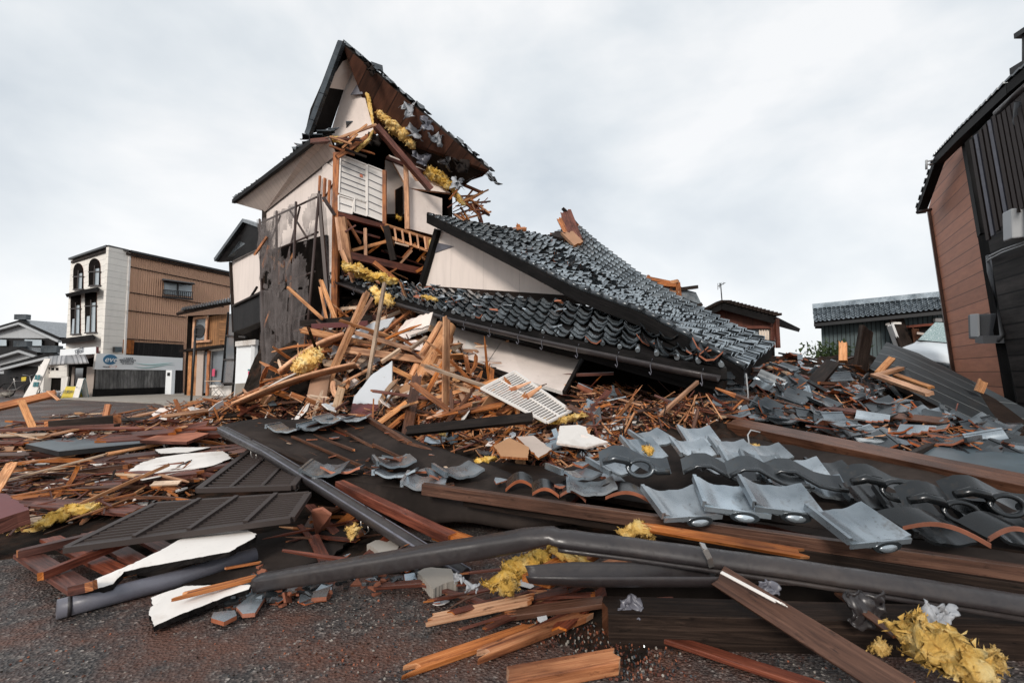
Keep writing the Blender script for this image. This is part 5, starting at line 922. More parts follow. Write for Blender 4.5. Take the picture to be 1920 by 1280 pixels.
# reddish slatted frame lower left
sf = thing('slatted_frame', 'reddish brown wooden slatted frame on the asphalt beneath the long white board', 'wooden frame', gz(180, 1060))
for (a, b, w_) in [((48, 1038), (158, 1108), .10), ((95, 1010), (235, 1078), .09), ((170, 1000), (262, 1055), .09), ((225, 985), (330, 1040), .09), ((300, 975), (400, 1015), .09), ((360, 965), (440, 1000), .09)]:
    g = MB(); g.beam(gz(*a, .07), gz(*b, .07), w_, .02, jag=(.03, .03)); g.build('slat_board', ['wood_red', 'wood_orange'], sf)
for (a, b, w_) in [((42, 1036), (330, 968), .05), ((80, 1078), (250, 1010), .03), ((140, 1105), (170, 1098), .05)]:
    g = MB(); g.beam(gz(*a, .10), gz(*b, .14), w_, .04, jag=(.04, .04)); g.build('rail', ['wood_red', 'wood_orange'], sf)
# hand placed timbers
for r in [
 ('fascia_beam', 'long weathered dark eave beam running under the foreground tiles to the right edge', (798, 916, 3.25), (1960, 1082, 2.15), .05, .075, 'wood_brown', 'wood_orange', 0, (.03, 0)),
 ('dark_board', 'wide dark board beneath the long eave beam in the foreground', (880, 940, 3.2), (1960, 1112, 2.12), .04, .06, 'wood_dark', 'wood_dark', 0, (.05, 0)),
 ('roof_beam', 'big brown beam crossing from the rubble to the right edge above the tile rows', (1376, 800, 4.9), (1985, 932, 2.75), .17, .13, 'wood_brown', 'wood_orange', .25, (.03, .02)),
 ('red_beam', 'dark red beam under the tar paper panel ending in the black hollow', (636, 908, 3.55), (848, 1010, 2.85), .07, .06, 'wood_red', 'wood_orange', 0, (0, 0)),
 ('orange_beam', 'orange beam end poking out of the hollow behind the bent gutter', (820, 998, 3.0), (892, 1024, 2.75), .09, .06, 'wood_orange', 'wood_orange', 0, (0, .03)),
 ('orange_plank', 'splintered plank with an orange face just above the bent gutter', (1235, 992, 2.45), (1495, 1036, 2.25), .05, .02, 'wood_orange', 'wood_raw', .5, (.12, .06)),
 ('orange_board', 'bright orange board under the kink of the bent gutter', (1005, 1090, 2.1), (1110, 1030, 2.6), .14, .03, 'wood_orange', 'wood_orange', 0, (0, 0)),
 ('orange_board', 'second orange board to the right of the kink, half hidden by the open gutter', (1120, 1078, 2.2), (1195, 1046, 2.4), .10, .03, 'wood_orange', 'wood_orange', .2, (.02, 0)),
 ('weathered_plank', 'cracked brown plank slanting down from under the bent gutter to the bottom edge', (1352, 1082, 1.98), (1700, 1300, 1.50), .09, .03, 'wood_brown', 'wood_orange', .9, (.03, .02)),
 ('lying_beam', 'thick dark brown beam on the ground below the bent gutter', (1140, 1165, 2.08), (1960, 1190, 1.98), .16, .14, 'wood_dark', 'wood_brown', 0, (.03, .02)),
 ('dark_plank', 'thin dark reddish plank lying on the asphalt in the lower right', (1250, 1196, Z, .03), (1540, 1290, Z, .02), .06, .02, 'wood_red', 'wood_orange', 0, (.05, .02)),
 ('splintered_plank', 'long orange splintered plank on the asphalt, bottom centre', (786, 1248, Z, .02), (985, 1180, Z, .02), .045, .025, 'wood_orange', 'wood_raw', .3, (.09, .06)),
 ('splintered_plank', 'orange plank lying against the far end of the long splintered plank', (915, 1222, Z, .03), (1085, 1158, Z, .04), .05, .03, 'wood_orange', 'wood_raw', .2, (.08, .10)),
 ('timber_stub', 'short thick orange timber stub cut off at the bottom edge of the asphalt', (956, 1275, Z, .03), (1150, 1240, Z, .03), .08, .05, 'wood_orange', 'wood_raw', .1, (.04, .03)),
 ('split_plank', 'split brown plank resting on the asphalt below the yellow insulation', (815, 1160, Z, .03), (985, 1125, Z, .08), .05, .025, 'wood_raw', 'wood_orange', .2, (.05, .05)),
 ('split_plank', 'dark plank below the open gutter pointing to the right', (970, 1150, Z, .04), (1130, 1128, Z, .09), .06, .025, 'wood_brown', 'wood_orange', .1, (.08, .04)),
 ('red_lath', 'narrow red lath on the ground behind the concrete lump', (715, 1098, Z, .03), (800, 1092, Z, .05), .05, .02, 'wood_red', 'wood_orange', 0, (.04, .04)),
 ('red_lath', 'curved dark lath tip crossing under the grey foil scraps', (810, 1100, Z, .05), (910, 1130, Z, .03), .03, .015, 'wood_red', 'wood_orange', 0, (.06, .02)),
 ('orange_splinter', 'pointed orange splinter lying on the jagged white board fragment', (355, 1113, Z, .09), (480, 1082, Z, .09), .04, .02, 'wood_orange', 'wood_raw', 0, (.08, .02)),
 ('stick', 'small orange stick on the black tar sheet', (424, 1065, Z, .05), (487, 1054, Z, .05), .016, .012, 'wood_orange', 'wood_raw', 0, (.01, .01)),
 ('white_strip', 'thin white strip wedged above the weathered brown plank', (1352, 1072, 1.9), (1450, 1124, 1.78), .02, .005, 'plaster_white', 'metal_bright', 0, (0, .05)),
 ('thin_lath', 'thin lath leaning behind the yellow insulation in the bottom right', (1570, 1110, 2.0), (1680, 1190, 1.75), .03, .012, 'wood_brown', 'wood_orange', .4, (.03, .06)),
 ('sawn_plank', 'sawn orange plank propped on the road at the left picture edge', (-10, 765, 5.4), (104, 738, 5.6), .09, .04, 'wood_orange', 'wood_raw', .9, (0, .02)),
 ('plank_leg', 'short plank standing under the propped sawn plank at the left', (40, 752, 5.3), (62, 803, 5.0), .06, .03, 'wood_raw', 'wood_orange', .2, (.02, 0)),
 ('small_stick', 'small stick hanging over the tip of the propped plank', (90, 733, 5.6), (110, 750, 5.5), .03, .015, 'wood_raw', 'wood_raw', .2, (0, .02)),
 ('short_post', 'short upright wooden post among the dark boards at the left', (203, 758, 5.2), (197, 786, 5.15), .05, .04, 'wood_orange', 'wood_raw', 0, (0, .02)),
 ('dark_timber', 'dark charred timber lying before the road at the left', (100, 797, 4.75), (215, 786, 4.9), .10, .09, 'wood_dark', 'wood_orange', 0, (.12, .05)),
 ('dark_timber', 'long dark rail lying beyond the metal sheets at the left', (-30, 808, 4.6), (215, 797, 4.8), .05, .03, 'wood_red', 'wood_dark', 0, (.1, .05)),
 ('tall_batten', 'tall pale batten standing nearly upright over the timber heap', (721, 531, 7.7), (690, 712, 7.0), .055, .045, 'wood_pale', 'wood_raw', .3, (.02, .03)),
 ('leaning_beam', 'long split beam leaning from the heap up to the pent roof', (686, 553, 8.0), (592, 768, 6.4), .10, .08, 'wood_raw', 'wood_raw', .6, (.12, .03)),
 ('leaning_beam', 'thin split beam crossing close beside the long split beam', (697, 560, 8.1), (640, 655, 7.5), .05, .05, 'wood_raw', 'wood_raw', .6, (.05, .03)),
 ('leaning_lath', 'pale lath slanting in front of the netting to the left of the heap', (541, 540, 8.6), (604, 597, 8.2), .05, .04, 'wood_raw', 'wood_raw', .2, (.05, .03)),
 ('leaning_lath', 'pair of pale laths standing below the pent roof corner, inner one', (602, 527, 9.2), (628, 597, 8.7), .07, .05, 'wood_raw', 'wood_pale', .2, (.05, .03)),
 ('leaning_lath', 'outer pale lath standing beside its pair below the pent roof corner', (600, 540, 9.3), (612, 597, 8.9), .05, .04, 'wood_raw', 'wood_pale', .2, (.05, .03)),
 ('dark_canopy', 'dark flat canopy beam sticking out at the top of the timber heap', (570, 606, 8.4), (700, 596, 8.4), .25, .1, 'wood_dark', 'wood_red', .1, (.1, .1)),
 ('maroon_pole', 'round ended maroon bar lying on the canopy beam', (585, 612, 8.1), (690, 606, 8.2), .08, .09, 'board_maroon', 'board_maroon', .1, (0, 0)),
 ('diagonal_stud', 'orange stud running down right across the middle of the timber heap', (800, 690, 6.7), (945, 785, 5.9), .06, .06, 'wood_raw', 'wood_raw', .2, (.03, .03)),
 ('long_stud', 'long pale stud from the heap centre towards the white grille', (735, 690, 6.9), (838, 740, 6.3), .05, .05, 'wood_raw', 'wood_pale', .2, (.03, .03)),
 ('long_stud', 'pale stud leading to the white grille from the left', (792, 735, 6.2), (960, 780, 5.7), .06, .05, 'wood_pale', 'wood_raw', .2, (.03, .03)),
 ('cross_stud', 'pale stud lying across the heap under the tall batten', (655, 620, 7.5), (772, 655, 7.1), .07, .05, 'wood_raw', 'wood_pale', .3, (.05, .05)),
 ('cross_stud', 'thin stick raised on the right end of the crossing studs', (770, 654, 7.0), (800, 632, 7.2), .05, .05, 'wood_pale', 'wood_raw', .3, (.01, .01)),
 ('broken_stud', 'broken stud leaning down left between the boards and the log', (716, 678, 6.9), (750, 655, 7.1), .05, .05, 'wood_pale', 'wood_raw', .3, (.03, .01)),
 ('flat_timber', 'short thick sawn timber lying by the maroon panel', (702, 800, 5.4), (760, 757, 5.7), .12, .06, 'wood_raw', 'wood_orange', -.5, (0, 0)),
 ('dark_rail', 'long black flat rail above the tar paper panel pointing right', (765, 808, 4.9), (998, 783, 4.7), .10, .05, 'wood_dark', 'wood_brown', .9, (.05, .02)),
 ('leaning_pole', 'thin orange pole leaning up right under the tiled eave', (1219, 794, 4.9), (1308, 716, 5.2), .035, .035, 'wood_raw', 'wood_orange', .2, (.02, .02)),
 ('bent_rail', 'thin brown rail running under the slumped wall panels', (985, 706, 7.2), (1150, 700, 6.8), .05, .04, 'wood_red', 'wood_red', .2, (.02, .02)),
 ('thin_post', 'thin upright stick behind the foreground tiles', (1308, 770, 4.3), (1298, 812, 4.1), .03, .025, 'wood_brown', 'wood_orange', 0, (.01, .01)),
 ('dark_door_board', 'dark charred door board standing upright on the right heap', (1612, 692, 8.4), (1624, 618, 8.6), .34, .07, 'wood_dark', 'wood_orange', 1.45, (0, .12)),
 ('yellow_post', 'short yellow sawn post standing left of the charred door board', (1581, 678, 8.4), (1581, 645, 8.5), .12, .12, 'wood_raw', 'wood_raw', 0, (0, .05)),
 ('raised_beam', 'dark beam sloping up on the right heap with a metal plate', (1482, 768, 5.9), (1560, 682, 7.4), .18, .10, 'wood_dark', 'wood_orange', .4, (.2, .03)),
 ('fresh_plank', 'fresh orange plank lying on the right heap pointing down right', (1640, 702, 7.4), (1742, 738, 6.3), .10, .05, 'wood_raw', 'wood_raw', .3, (.03, .04)),
 ('fresh_plank', 'second fresh orange plank above the first on the right heap', (1680, 703, 7.6), (1744, 726, 6.9), .07, .04, 'wood_raw', 'wood_raw', .3, (.03, .04)),
 ('fresh_plank', 'fresh plank pointing up right beside the fallen roof panel', (1646, 700, 7.8), (1672, 672, 8.1), .10, .05, 'wood_raw', 'wood_raw', .4, (.03, .02)),
 ('fresh_plank', 'short fresh plank crossing the others on the right heap', (1650, 702, 7.6), (1690, 690, 7.8), .09, .05, 'wood_raw', 'wood_raw', .2, (.05, .02)),
 ('small_wedge', 'small pale wooden wedge at the foot of the brown siding wall', (1835, 735, 6.8), (1843, 715, 6.8), .12, .03, 'wood_raw', 'wood_raw', 1.5, (0, .03)),
 ('dark_trim', 'dark rail lying on the wet dark panel at the right', (1705, 855, 3.75), (1768, 826, 4.3), .05, .05, 'wood_dark', 'wood_brown', 0, (.02, .02)),
 ('brown_trim', 'orange edged rail on the far side of the wet dark panel', (1765, 840, 4.3), (1960, 858, 4.0), .04, .04, 'wood_brown', 'wood_orange', 0, (.02, .02)),
]: BEAM(r[0], r[1], r[2], r[3], *r[4:8], roll=r[8], jag=r[9])
g = MB(); g.tube([at(843, 612, 7.7), at(830, 638, 7.5), at(806, 680, 7.1), at(777, 735, 6.6)], [.105, .11, .115, .12], 14); T_(g, 'stripped_log', 'wood_raw', 'thick round stripped log leaning steeply in the middle of the heap', 'log')
g = MB(); g.tube([at(826, 606, 7.8), at(790, 668, 7.3), at(762, 726, 6.9)], [.05, .06, .05], 8); T_(g, 'thin_log', 'wood_raw', 'slim pole leaning parallel on the left of the stripped log', 'pole')
def arcboard(nm, lb, p, q, w_, th, bow, m1, m2):
    g = MB(); a, b = pa(p), pa(q); L_ = (b - a); A_ = L_.cross(Vector((0, 0, 1))).normalized()
    f = lambda s, t: a + L_ * s + Vector((0, 0, bow * math.sin(math.pi * s))) + A_ * (t - .5) * w_ + Vector((0, 0, .25 * w_ * (t - .5)))
    g.grid(f, 16, 2); return T_(g, nm, [m1, m2], lb, 'board', solid=th)
arcboard('curved_board', 'long curved peach board sweeping down left from the heap', (440, 759, 6.4), (668, 684, 6.6), .22, .03, .06, 'wood_raw', 'wood_raw')
arcboard('curved_board', 'upper curved wooden shelf board behind the insulation', (524, 700, 7.3), (645, 630, 7.6), .30, .05, .08, 'wood_raw', 'wood_raw')
arcboard('curved_strip', 'curved cream strip between the two curved boards', (476, 745, 6.6), (560, 700, 6.8), .16, .02, .02, 'plaster_white', 'plaster_white')
arcboard('arched_panel', 'tall arched brown furniture panel at the foot of the leaning beam', (590, 770, 6.2), (604, 695, 6.8), .25, .03, .02, 'panel_tan', 'wood_raw')
g = MB(); lump(g, [at(552, 698, 6.75), at(575, 680, 6.8), at(598, 662, 6.9)], .20, .25); T_(g, 'insulation_batt', 'insulation', 'pale yellow insulation sheet lying on the curved boards', 'insulation')
sh = MB(); sh.slab([at(478, 768, 7.0), at(520, 722, 7.2), at(600, 700, 7.2), at(600, 775, 6.9)], .1); T_(sh, 'cavity_shade', ['void_dark', 'void_dark'], 'near-black slab painting in the shaded hollow under the curved boards at the left of the heap', 'panel')  # near-black slab gives the hollow its shade by colour
SLAB('gypsum_board', 'grey triangular plasterboard standing in the middle of the heap', [(735, 676, 6.3), (734, 762, 5.9), (700, 757, 5.95), (661, 756, 6.0), (664, 742, 6.05), (700, 700, 6.25)], .03, 'board_grey', 'plaster_white', 'board')
SLAB('maroon_sheet', 'maroon lower panel under the grey triangular plasterboard', [(661, 756, 6.0), (700, 757, 5.95), (734, 762, 5.9), (748, 770, 5.8), (742, 806, 5.5), (668, 802, 5.6), (656, 778, 5.8)], .03, 'board_maroon', 'wood_red', 'panel')
SLAB('gypsum_board', 'white plasterboard piece behind the leaning beam near the heap top', [(620, 667, 7.6), (626, 640, 7.8), (656, 624, 7.9), (704, 603, 8.0), (740, 594, 8.1), (728, 612, 8.0), (668, 640, 7.8), (656, 652, 7.7)], .03, 'board_grey', 'plaster_white', 'board')
SLAB('cream_board', 'cream wall piece between the tall batten and the log', [(762, 600, 8.0), (812, 585, 8.2), (805, 610, 8.0), (740, 626, 7.9)], .03, 'plaster_cream', 'plaster_white', 'board')
SLAB('bent_plaster', 'crumpled cream plaster sheet left of the white grille', [(868, 742, 6.2), (880, 718, 6.4), (905, 722, 6.4), (925, 745, 6.2), (900, 756, 6.0)], .03, 'plaster_white', 'plaster_cream', 'board')
SLAB('bent_plaster', 'white plaster strip between the pale stud and the black rail', [(870, 755, 5.9), (905, 758, 5.9), (950, 780, 5.6), (925, 790, 5.5), (880, 772, 5.7)], .03, 'plaster_white', 'plaster_cream', 'board')
SLAB('cabinet_fragment', 'cream box shaped cabinet fragment right of the sawn timber', [(778, 765, 5.9), (800, 748, 6.1), (836, 776, 5.8), (842, 800, 5.5), (790, 806, 5.5)], .12, 'plaster_soffit', 'plaster_white', 'cabinet')
SLAB('leaning_board', 'upright brown furniture side leaning behind the black rail', [(856, 728, 6.0), (868, 726, 6.0), (893, 782, 5.5), (880, 790, 5.5)], .06, 'panel_tan', 'wood_dark', 'panel')
SLAB('white_board', 'white broken plaster sheet behind the foreground tiles', [(1050, 798, 4.6), (1085, 796, 4.7), (1098, 800, 4.7), (1102, 812, 4.6), (1140, 828, 4.4), (1100, 838, 4.3), (1045, 830, 4.3)], .02, 'plaster_white', 'plaster_cream', 'board', True)
SLAB('tan_board', 'tan hardboard piece among the debris right of the tar paper', [(925, 835, 4.2), (955, 820, 4.4), (992, 838, 4.2), (990, 858, 4.0), (940, 855, 4.0)], .02, 'cardboard', 'wood_orange', 'board', True)
SLAB('tan_board', 'pale tan hardboard scrap near the white plaster sheet', [(968, 818, 4.5), (1000, 816, 4.5), (1035, 842, 4.2), (1010, 858, 4.0)], .02, 'plaster_soffit', 'wood_orange', 'board', True)
# right hand fallen roof panel, wet panel
fp = thing('seamed_roof', 'large dark grey fallen roof panel with pale grid seams leaning by the brown siding wall', 'roof panel', at(1780, 740, 7)); q = [at(1662, 641, 9.3), at(1722, 662, 9.0), at(1820, 712, 7.6), at(1990, 800, 5.6), at(1990, 880, 5.0), at(1860, 812, 5.6), at(1740, 752, 6.6), at(1630, 690, 8.3)]
g = MB(); g.slab(q, .08, U=q[2] - q[0]); g.build('roofing', ['plank_grid', 'wood_dark'], fp)
SLAB('wet_panel', 'wet dark flat sheet reflecting the sky at the right edge', [(1690, 868, Z, .42), (1768, 828, Z, .5), (1990, 850, Z, .5), (1990, 905, Z, .42), (1850, 898, Z, .42)], .03, 'metal_blue_grey', 'wood_orange', 'sheet', True)
SLAB('dark_sheet', 'dark flat sheet behind the wet panel with a thin orange edge', [(1765, 824, Z, .52), (1840, 812, Z, .54), (1990, 822, Z, .52), (1990, 838, Z, .5)], .03, 'metal_blue_grey', 'wood_orange', 'sheet', True)
SLAB('long_dark_board', 'black board lying under the foreground tiles towards the right edge', [(1400, 975, Z, .22), (1690, 1008, Z, .24), (1990, 1045, Z, .24), (1990, 1085, Z, .20), (1680, 1040, Z, .2)], .03, 'tarpaper', 'wood_red', 'board', True)
SLAB('roof_deck', 'black tar papered deck carrying the rows of foreground roof tiles', [(1010, 905, Z, .30), (1180, 830, Z, .42), (1400, 820, Z, .50), (1990, 925, Z, .42), (1990, 1040, Z, .22), (1500, 985, Z, .22), (1180, 938, Z, .25)], .04, 'tarpaper', 'wood_dark', 'roof deck', True)
# ---------------------------------------------------------------- roof tiles as objects
def tile_me(name, w_=.29, l_=.29, amp=.021, brk=0, disc=False, th=.017):
    g = MB(); nx, ny = 12, 6; keep = lambda s, t: True
    if brk: c0 = R.random() * 6.28; e = R.uniform(-.25, .25); keep = lambda s, t: (s - .5) * math.cos(c0) + (t - .5) * math.sin(c0) + .04 * math.sin(s * 9 + c0 * 5 + t * 5) < e
    def z(s): return amp * math.cos(2 * math.pi * (s * .93 + .03)) * (1 if s < .5 else .8) + amp * .3 * math.cos(4 * math.pi * s)
    ids = {}; P = []; fs = []; ms = []; sm = []
    def vid(i, j, b):
        if (i, j, b) not in ids: ids[(i, j, b)] = len(P); s, t = i / nx, j / ny; P.append(((s - .5) * w_, (t - .5) * l_, z(s) - (th if b else 0) + .02))
        return ids[(i, j, b)]
    cells = {(i, j) for i in range(nx) for j in range(ny) if keep((i + .5) / nx, (j + .5) / ny)} or {(4, 2), (5, 2), (4, 3)}
    for i, j in cells:
        fs.append([vid(i, j, 0), vid(i + 1, j, 0), vid(i + 1, j + 1, 0), vid(i, j + 1, 0)]); ms.append(0); sm.append(True)
        fs.append([vid(i, j + 1, 1), vid(i + 1, j + 1, 1), vid(i + 1, j, 1), vid(i, j, 1)]); ms.append(1); sm.append(True)
    P2 = list(P)
    for i, j in cells:
        for (di, dj, a, b) in ((0, -1, (i, j), (i + 1, j)), (0, 1, (i + 1, j + 1), (i, j + 1)), (-1, 0, (i, j + 1), (i, j)), (1, 0, (i + 1, j), (i + 1, j + 1))):
            if (i + di, j + dj) not in cells:
                edge = not (0 <= i + di < nx and 0 <= j + dj < ny); n0 = len(P2); P2 += [P[ids[(*a, 0)]], P[ids[(*b, 0)]], P[ids[(*b, 1)]], P[ids[(*a, 1)]]]; fs.append([n0, n0 + 3, n0 + 2, n0 + 1]); ms.append(1 if (not edge or dj == 1) else 0); sm.append(False)
    g.add(P2, fs, [[(0, 0)] * 4] * len(fs), ms, sm)
    if not brk: g.box((-.5 * w_ - .004, 0, z(0) + .008), (.022, l_, .04))
    if disc:
        c_ = Vector((.04, -.5 * l_ + .004, -.006)); g.tube([c_, c_ + Vector((0, -.02, 0))], [.085, .080], 28, 2, .42); g.tube([c_ + Vector((0, -.018, -.004)), c_ + Vector((0, -.026, -.002)), c_ + Vector((0, -.030, 0))], [.060, .046, .012], 24, 0, .42)
        g.slab([(-.5 * w_, -.5 * l_, .03), (.5 * w_, -.5 * l_, .03), (.5 * w_, -.5 * l_, 0), (-.5 * w_, -.5 * l_, 0)], .01, 0, 0)
    return g.mesh(name, ['tile_glaze', 'terracotta', 'tile_dark'])
def shard_me(name, s=.12):
    g = MB(); n = R.randint(4, 6); a0 = R.random() * 6; P = [Vector((math.cos(a0 + 6.283 * k / n) * s * R.uniform(.4, 1), math.sin(a0 + 6.283 * k / n) * s * R.uniform(.4, 1), 0)) for k in range(n)]
    CAMb = CAM.copy(); g.slab(P, .016, 0, 1, up=True); return g.mesh(name, ['tile_glaze', 'terracotta'])
TW = [tile_me('roof_tile') for _ in range(2)]; TB = [tile_me('broken_tile', brk=1) for _ in range(9)]; TE = tile_me('eave_tile', .36, .30, .024, disc=True); TC = [shard_me('tile_shard', R.uniform(.06, .13)) for _ in range(10)]
g = MB(); K_ = 10; g.grid(lambda s, t: Vector(((s - .5) * .14, (t - .5) * .27, .03 * math.sin(math.pi * s))), 8, 3); TN = None
def basis(nrm, yaw, tilt=0, ta=0):
    n = nrm.normalized(); x = Vector((math.cos(yaw), math.sin(yaw), 0)); x = (x - n * x.dot(n)).normalized(); y = n.cross(x); m = Matrix((x, y, n)).transposed()
    return m @ Matrix.Rotation(tilt, 3, Vector((math.cos(ta), math.sin(ta), 0)))
def place(nm, me, loc, nrm, yaw, tilt=0, ta=0, lb=None, cat=None, group=None, sc_=1):
    o = link(nm, me, loc, basis(nrm, yaw, tilt, ta)); o.scale = (sc_,) * 3; return tag(o, lb, cat, group)
UPN = Vector((.03, -.12, 1))
# rows still lying in order in the foreground: front row of eave tiles, then curved tiles behind
for k, (x, y, d, yw, lb) in enumerate([(1275, 935, 2.62, .28, 'leftmost'), (1368, 925, 2.60, -.05, 'second'), (1458, 925, 2.56, -.05, 'third'), (1602, 975, 2.34, .30, 'rightmost')]):
    place('eave_tile', TE, at(x, y, d) + Vector((0, 0, -.03)), Vector((.04, -.34, 1)), yw - .12, lb=['first eave tile from the left in the front row, turned askew, with round end disc', 'second eave tile from the left in the front row, straight, with round end disc', 'third eave tile from the left in the front row with round end disc', 'last eave tile at the right of the front row, lying askew over the dark board'][k], cat='roof tile', group='glazed eave tiles in the front row', sc_=.88)
rows = [(1205, 838, 3.5, .3), (1222, 818, 3.7, .3), (1298, 838, 3.55, .02), (1310, 815, 3.8, 0), (1372, 838, 3.5, -.08), (1392, 862, 3.3, -.1), (1345, 868, 3.2, -.1), (1432, 872, 3.25, -.15), (1470, 892, 3.1, -.15), (1505, 878, 3.2, -.2), (1545, 905, 3.05, -.25), (1440, 845, 3.6, -.1), (1575, 895, 3.2, -.2), (1620, 925, 2.9, -.2), (1700, 945, 2.8, -.25), (1830, 955, 2.75, -.2), (1880, 985, 2.5, -.3), (1740, 985, 2.45, -.2), (1560, 880, 3.4, -.1), (1150, 870, 3.2, .5)]
TD = TW[0].copy(); TD.materials[0] = M['tile_black']
for x, y, d, yw in rows: place('roof_tile', R.choice(TW) if x < 1560 else TD, at(x, y, d) + Vector((0, 0, -.02)), Vector((.05, -.3 - R.random() * .12, 1)), yw, R.gauss(0, .09), R.random() * 6, 'curved grey roof tile still lying in its row on the black deck', 'roof tile', 'curved tiles still in rows on the black deck', .86)
def wave_tile(px, py, d, yaw, ring, lb):
    t = MB(); S_ = [(-.24, .0), (-.17, .05), (-.09, .055), (-.02, .02), (.05, -.012), (.13, -.02), (.2, -.015)]
    if ring: t.tube([(.0 + .075 * math.cos(a * .3142), .02 * math.sin(a * .3142) - .01, .045 * math.sin(a * .3142)) for a in range(21)], .018, 8, sq=.7, caps=False); t.tube([(-.23, 0, .02), (-.16, 0, .05), (-.09, 0, .04), (-.06, 0, .01)], [.02, .026, .026, .018], 8); t.tube([(.06, 0, .0), (.11, 0, -.02), (.18, 0, -.015)], .022, 8)
    else:
        t.tube([(a, 0, b) for a, b in S_], .016, 8, sq=.8)
    t.grid(lambda s, u: Vector((-.24 + .44 * s, .015 + .12 * u, (poly_at([Vector((a, 0, b)) for a, b in S_], s)).z - .02 + .05 * u)), 12, 3)
    me = t.mesh('ridge_tile', ['tile_black' if px > 1560 else 'tile_dark']); o = place('ridge_tile', me, at(px, py, d), Vector((.04, -.25, 1)), yaw, lb=lb, cat='roof tile', group='rimmed wave shaped ridge tiles on the black deck')
for x, y, d, yw, rg, lb in [(1200, 876, 3.0, -.05, 1, 'ridge tile with a round ring hole, left end of the tile rows'), (1360, 893, 2.95, -.15, 0, 'wave shaped rimmed tile above the second eave tile'), (1450, 900, 2.85, -.15, 0, 'wave shaped rimmed tile above the third eave tile'), (1520, 905, 2.9, -.25, 0, 'wave shaped rimmed tile right of the two others'), (1680, 918, 2.7, -.15, 1, 'dark ridge tile with ring hole under the big brown beam'), (1800, 958, 2.5, -.25, 1, 'dark ridge tile with ring hole, middle of the right group'), (1885, 945, 2.5, -.2, 1, 'dark ridge tile with ring hole at the right picture edge')]: wave_tile(x, y, d, yw, rg, lb)
def rimarc(lb, a, b, bow, d0=.02):
    g = MB(); A_, B2 = pa(a), pa(b); f = lambda s, t: A_.lerp(B2, s) + Vector((0, .16 * t, bow * math.sin(math.pi * s) + .03 * t)); g.grid(f, 12, 3, 0); 
    P = [f(k / 12, 0) for k in range(13)]
    for k in range(12): g.slab([P[k] + Vector((0, -.002, .004)), P[k + 1] + Vector((0, -.002, .004)), P[k + 1] - Vector((0, 0, .014)), P[k] - Vector((0, 0, .014))], .012, 1, 1)
    T_(g, 'broken_tile', ['tile_black', 'terracotta'], lb, 'roof tile', group='arched tiles showing their terracotta edge')
for a in [('arched tile with terracotta edge by the left end of the eave beam', (948, 918, 3.3), (1000, 912, 3.3), .05), ('arched tile edge on the eave beam, left of centre', (998, 925, 3.15), (1048, 930, 3.1), .04), ('arched tile edge on the eave beam close to its twin', (1050, 928, 3.1), (1098, 938, 3.05), .045), ('long arched tile edge before the askew eave tile', (1135, 932, 2.95), (1228, 945, 2.85), .05), ('broad arched terracotta edge in the dark at the right', (1692, 988, 2.3), (1858, 1022, 2.1), .05), ('arched terracotta edge cut off by the right picture edge', (1855, 1010, 2.2), (1960, 1012, 2.15), .05)]: rimarc(*a)
# tiles on the tar paper panel
for x, y, d, yw, k in [(540, 806, 4.75, .0, 0), (585, 795, 4.9, -.5, 1), (600, 800, 4.8, -.4, 0), (628, 788, 4.9, -.2, 0), (665, 785, 4.95, .1, 1), (612, 882, 3.75, .1, 0), (640, 884, 3.7, .1, 1), (740, 868, 3.85, .4, 0), (765, 862, 3.9, .9, 1), (715, 858, 4.05, .2, 2), (745, 890, 3.6, .1, 0), (800, 880, 3.7, -.3, 2), (860, 885, 3.6, .5, 0), (842, 898, 3.5, .4, 1), (800, 905, 3.45, .05, 0), (880, 878, 3.7, -.4, 2), (1075, 890, 3.4, .3, 0), (1110, 915, 3.1, -.1, 0), (1090, 868, 3.6, .6, 2), (1125, 905, 3.2, .2, 1), (1060, 908, 3.2, .1, 2)]:
    place('roof_tile' if k == 0 else 'broken_tile', [R.choice(TW), R.choice(TB), R.choice(TC)][k], at(x, y, d) + Vector((0, 0, .0)), Vector((0, -.05, 1)), yw, R.gauss(0, .08), R.random() * 6, ['whole grey roof tile lying loose on the tar paper panel', 'broken grey roof tile lying loose on the tar paper panel', 'small grey tile shard lying on the tar paper panel'][k], 'roof tile' if k == 0 else 'tile piece', 'loose tiles on the tar paper panel' if k == 0 else ['', 'broken tiles on the tar paper panel', 'tile shards on the tar paper panel'][k])
g = MB(); g.slab([gz(584, 958, .22), gz(603, 954, .24), gz(620, 966, .2), gz(616, 985, .1), gz(592, 1003, .03), gz(588, 985, .1)], .018, 1, 1); T_(g, 'upright_tile', ['terracotta', 'terracotta'], 'terracotta tile piece standing upright beside the louvred panel', 'tile piece')
for k, (pl_, lb) in enumerate([([(443, 1137), (470, 1115), (495, 1110), (497, 1118), (478, 1148), (455, 1150)], 'pale blue grey angular tile shard left of the bent gutter tip'), ([(396, 1158), (400, 1147), (440, 1143), (444, 1153), (420, 1165)], 'small blue grey tile shard below the jagged white board'), ([(584, 1120), (588, 1108), (620, 1098), (612, 1118)], 'blue grey shard under the bent gutter')]):
    SLAB('tile_shard', lb, [(x, y, Z, .035) for x, y in pl_], .018, 'board_grey' if k == 9 else 'tile_glaze', 'terracotta', 'tile shard', True)
for k, (pl_, m_, lb) in enumerate([([(783, 1072), (800, 1062), (822, 1064), (846, 1066), (858, 1086), (830, 1094), (812, 1104), (800, 1090)], 'concrete', 'rough grey concrete lump under the bent gutter'), ([(688, 1020), (704, 1012), (730, 1012), (750, 1018), (742, 1035), (712, 1036), (700, 1026)], 'concrete', 'flat grey concrete flakes beside the long gutter')]):
    SLAB('concrete_piece', lb, [(x, y, Z, .08) for x, y in pl_], .05, m_, 'concrete', 'concrete piece', True)
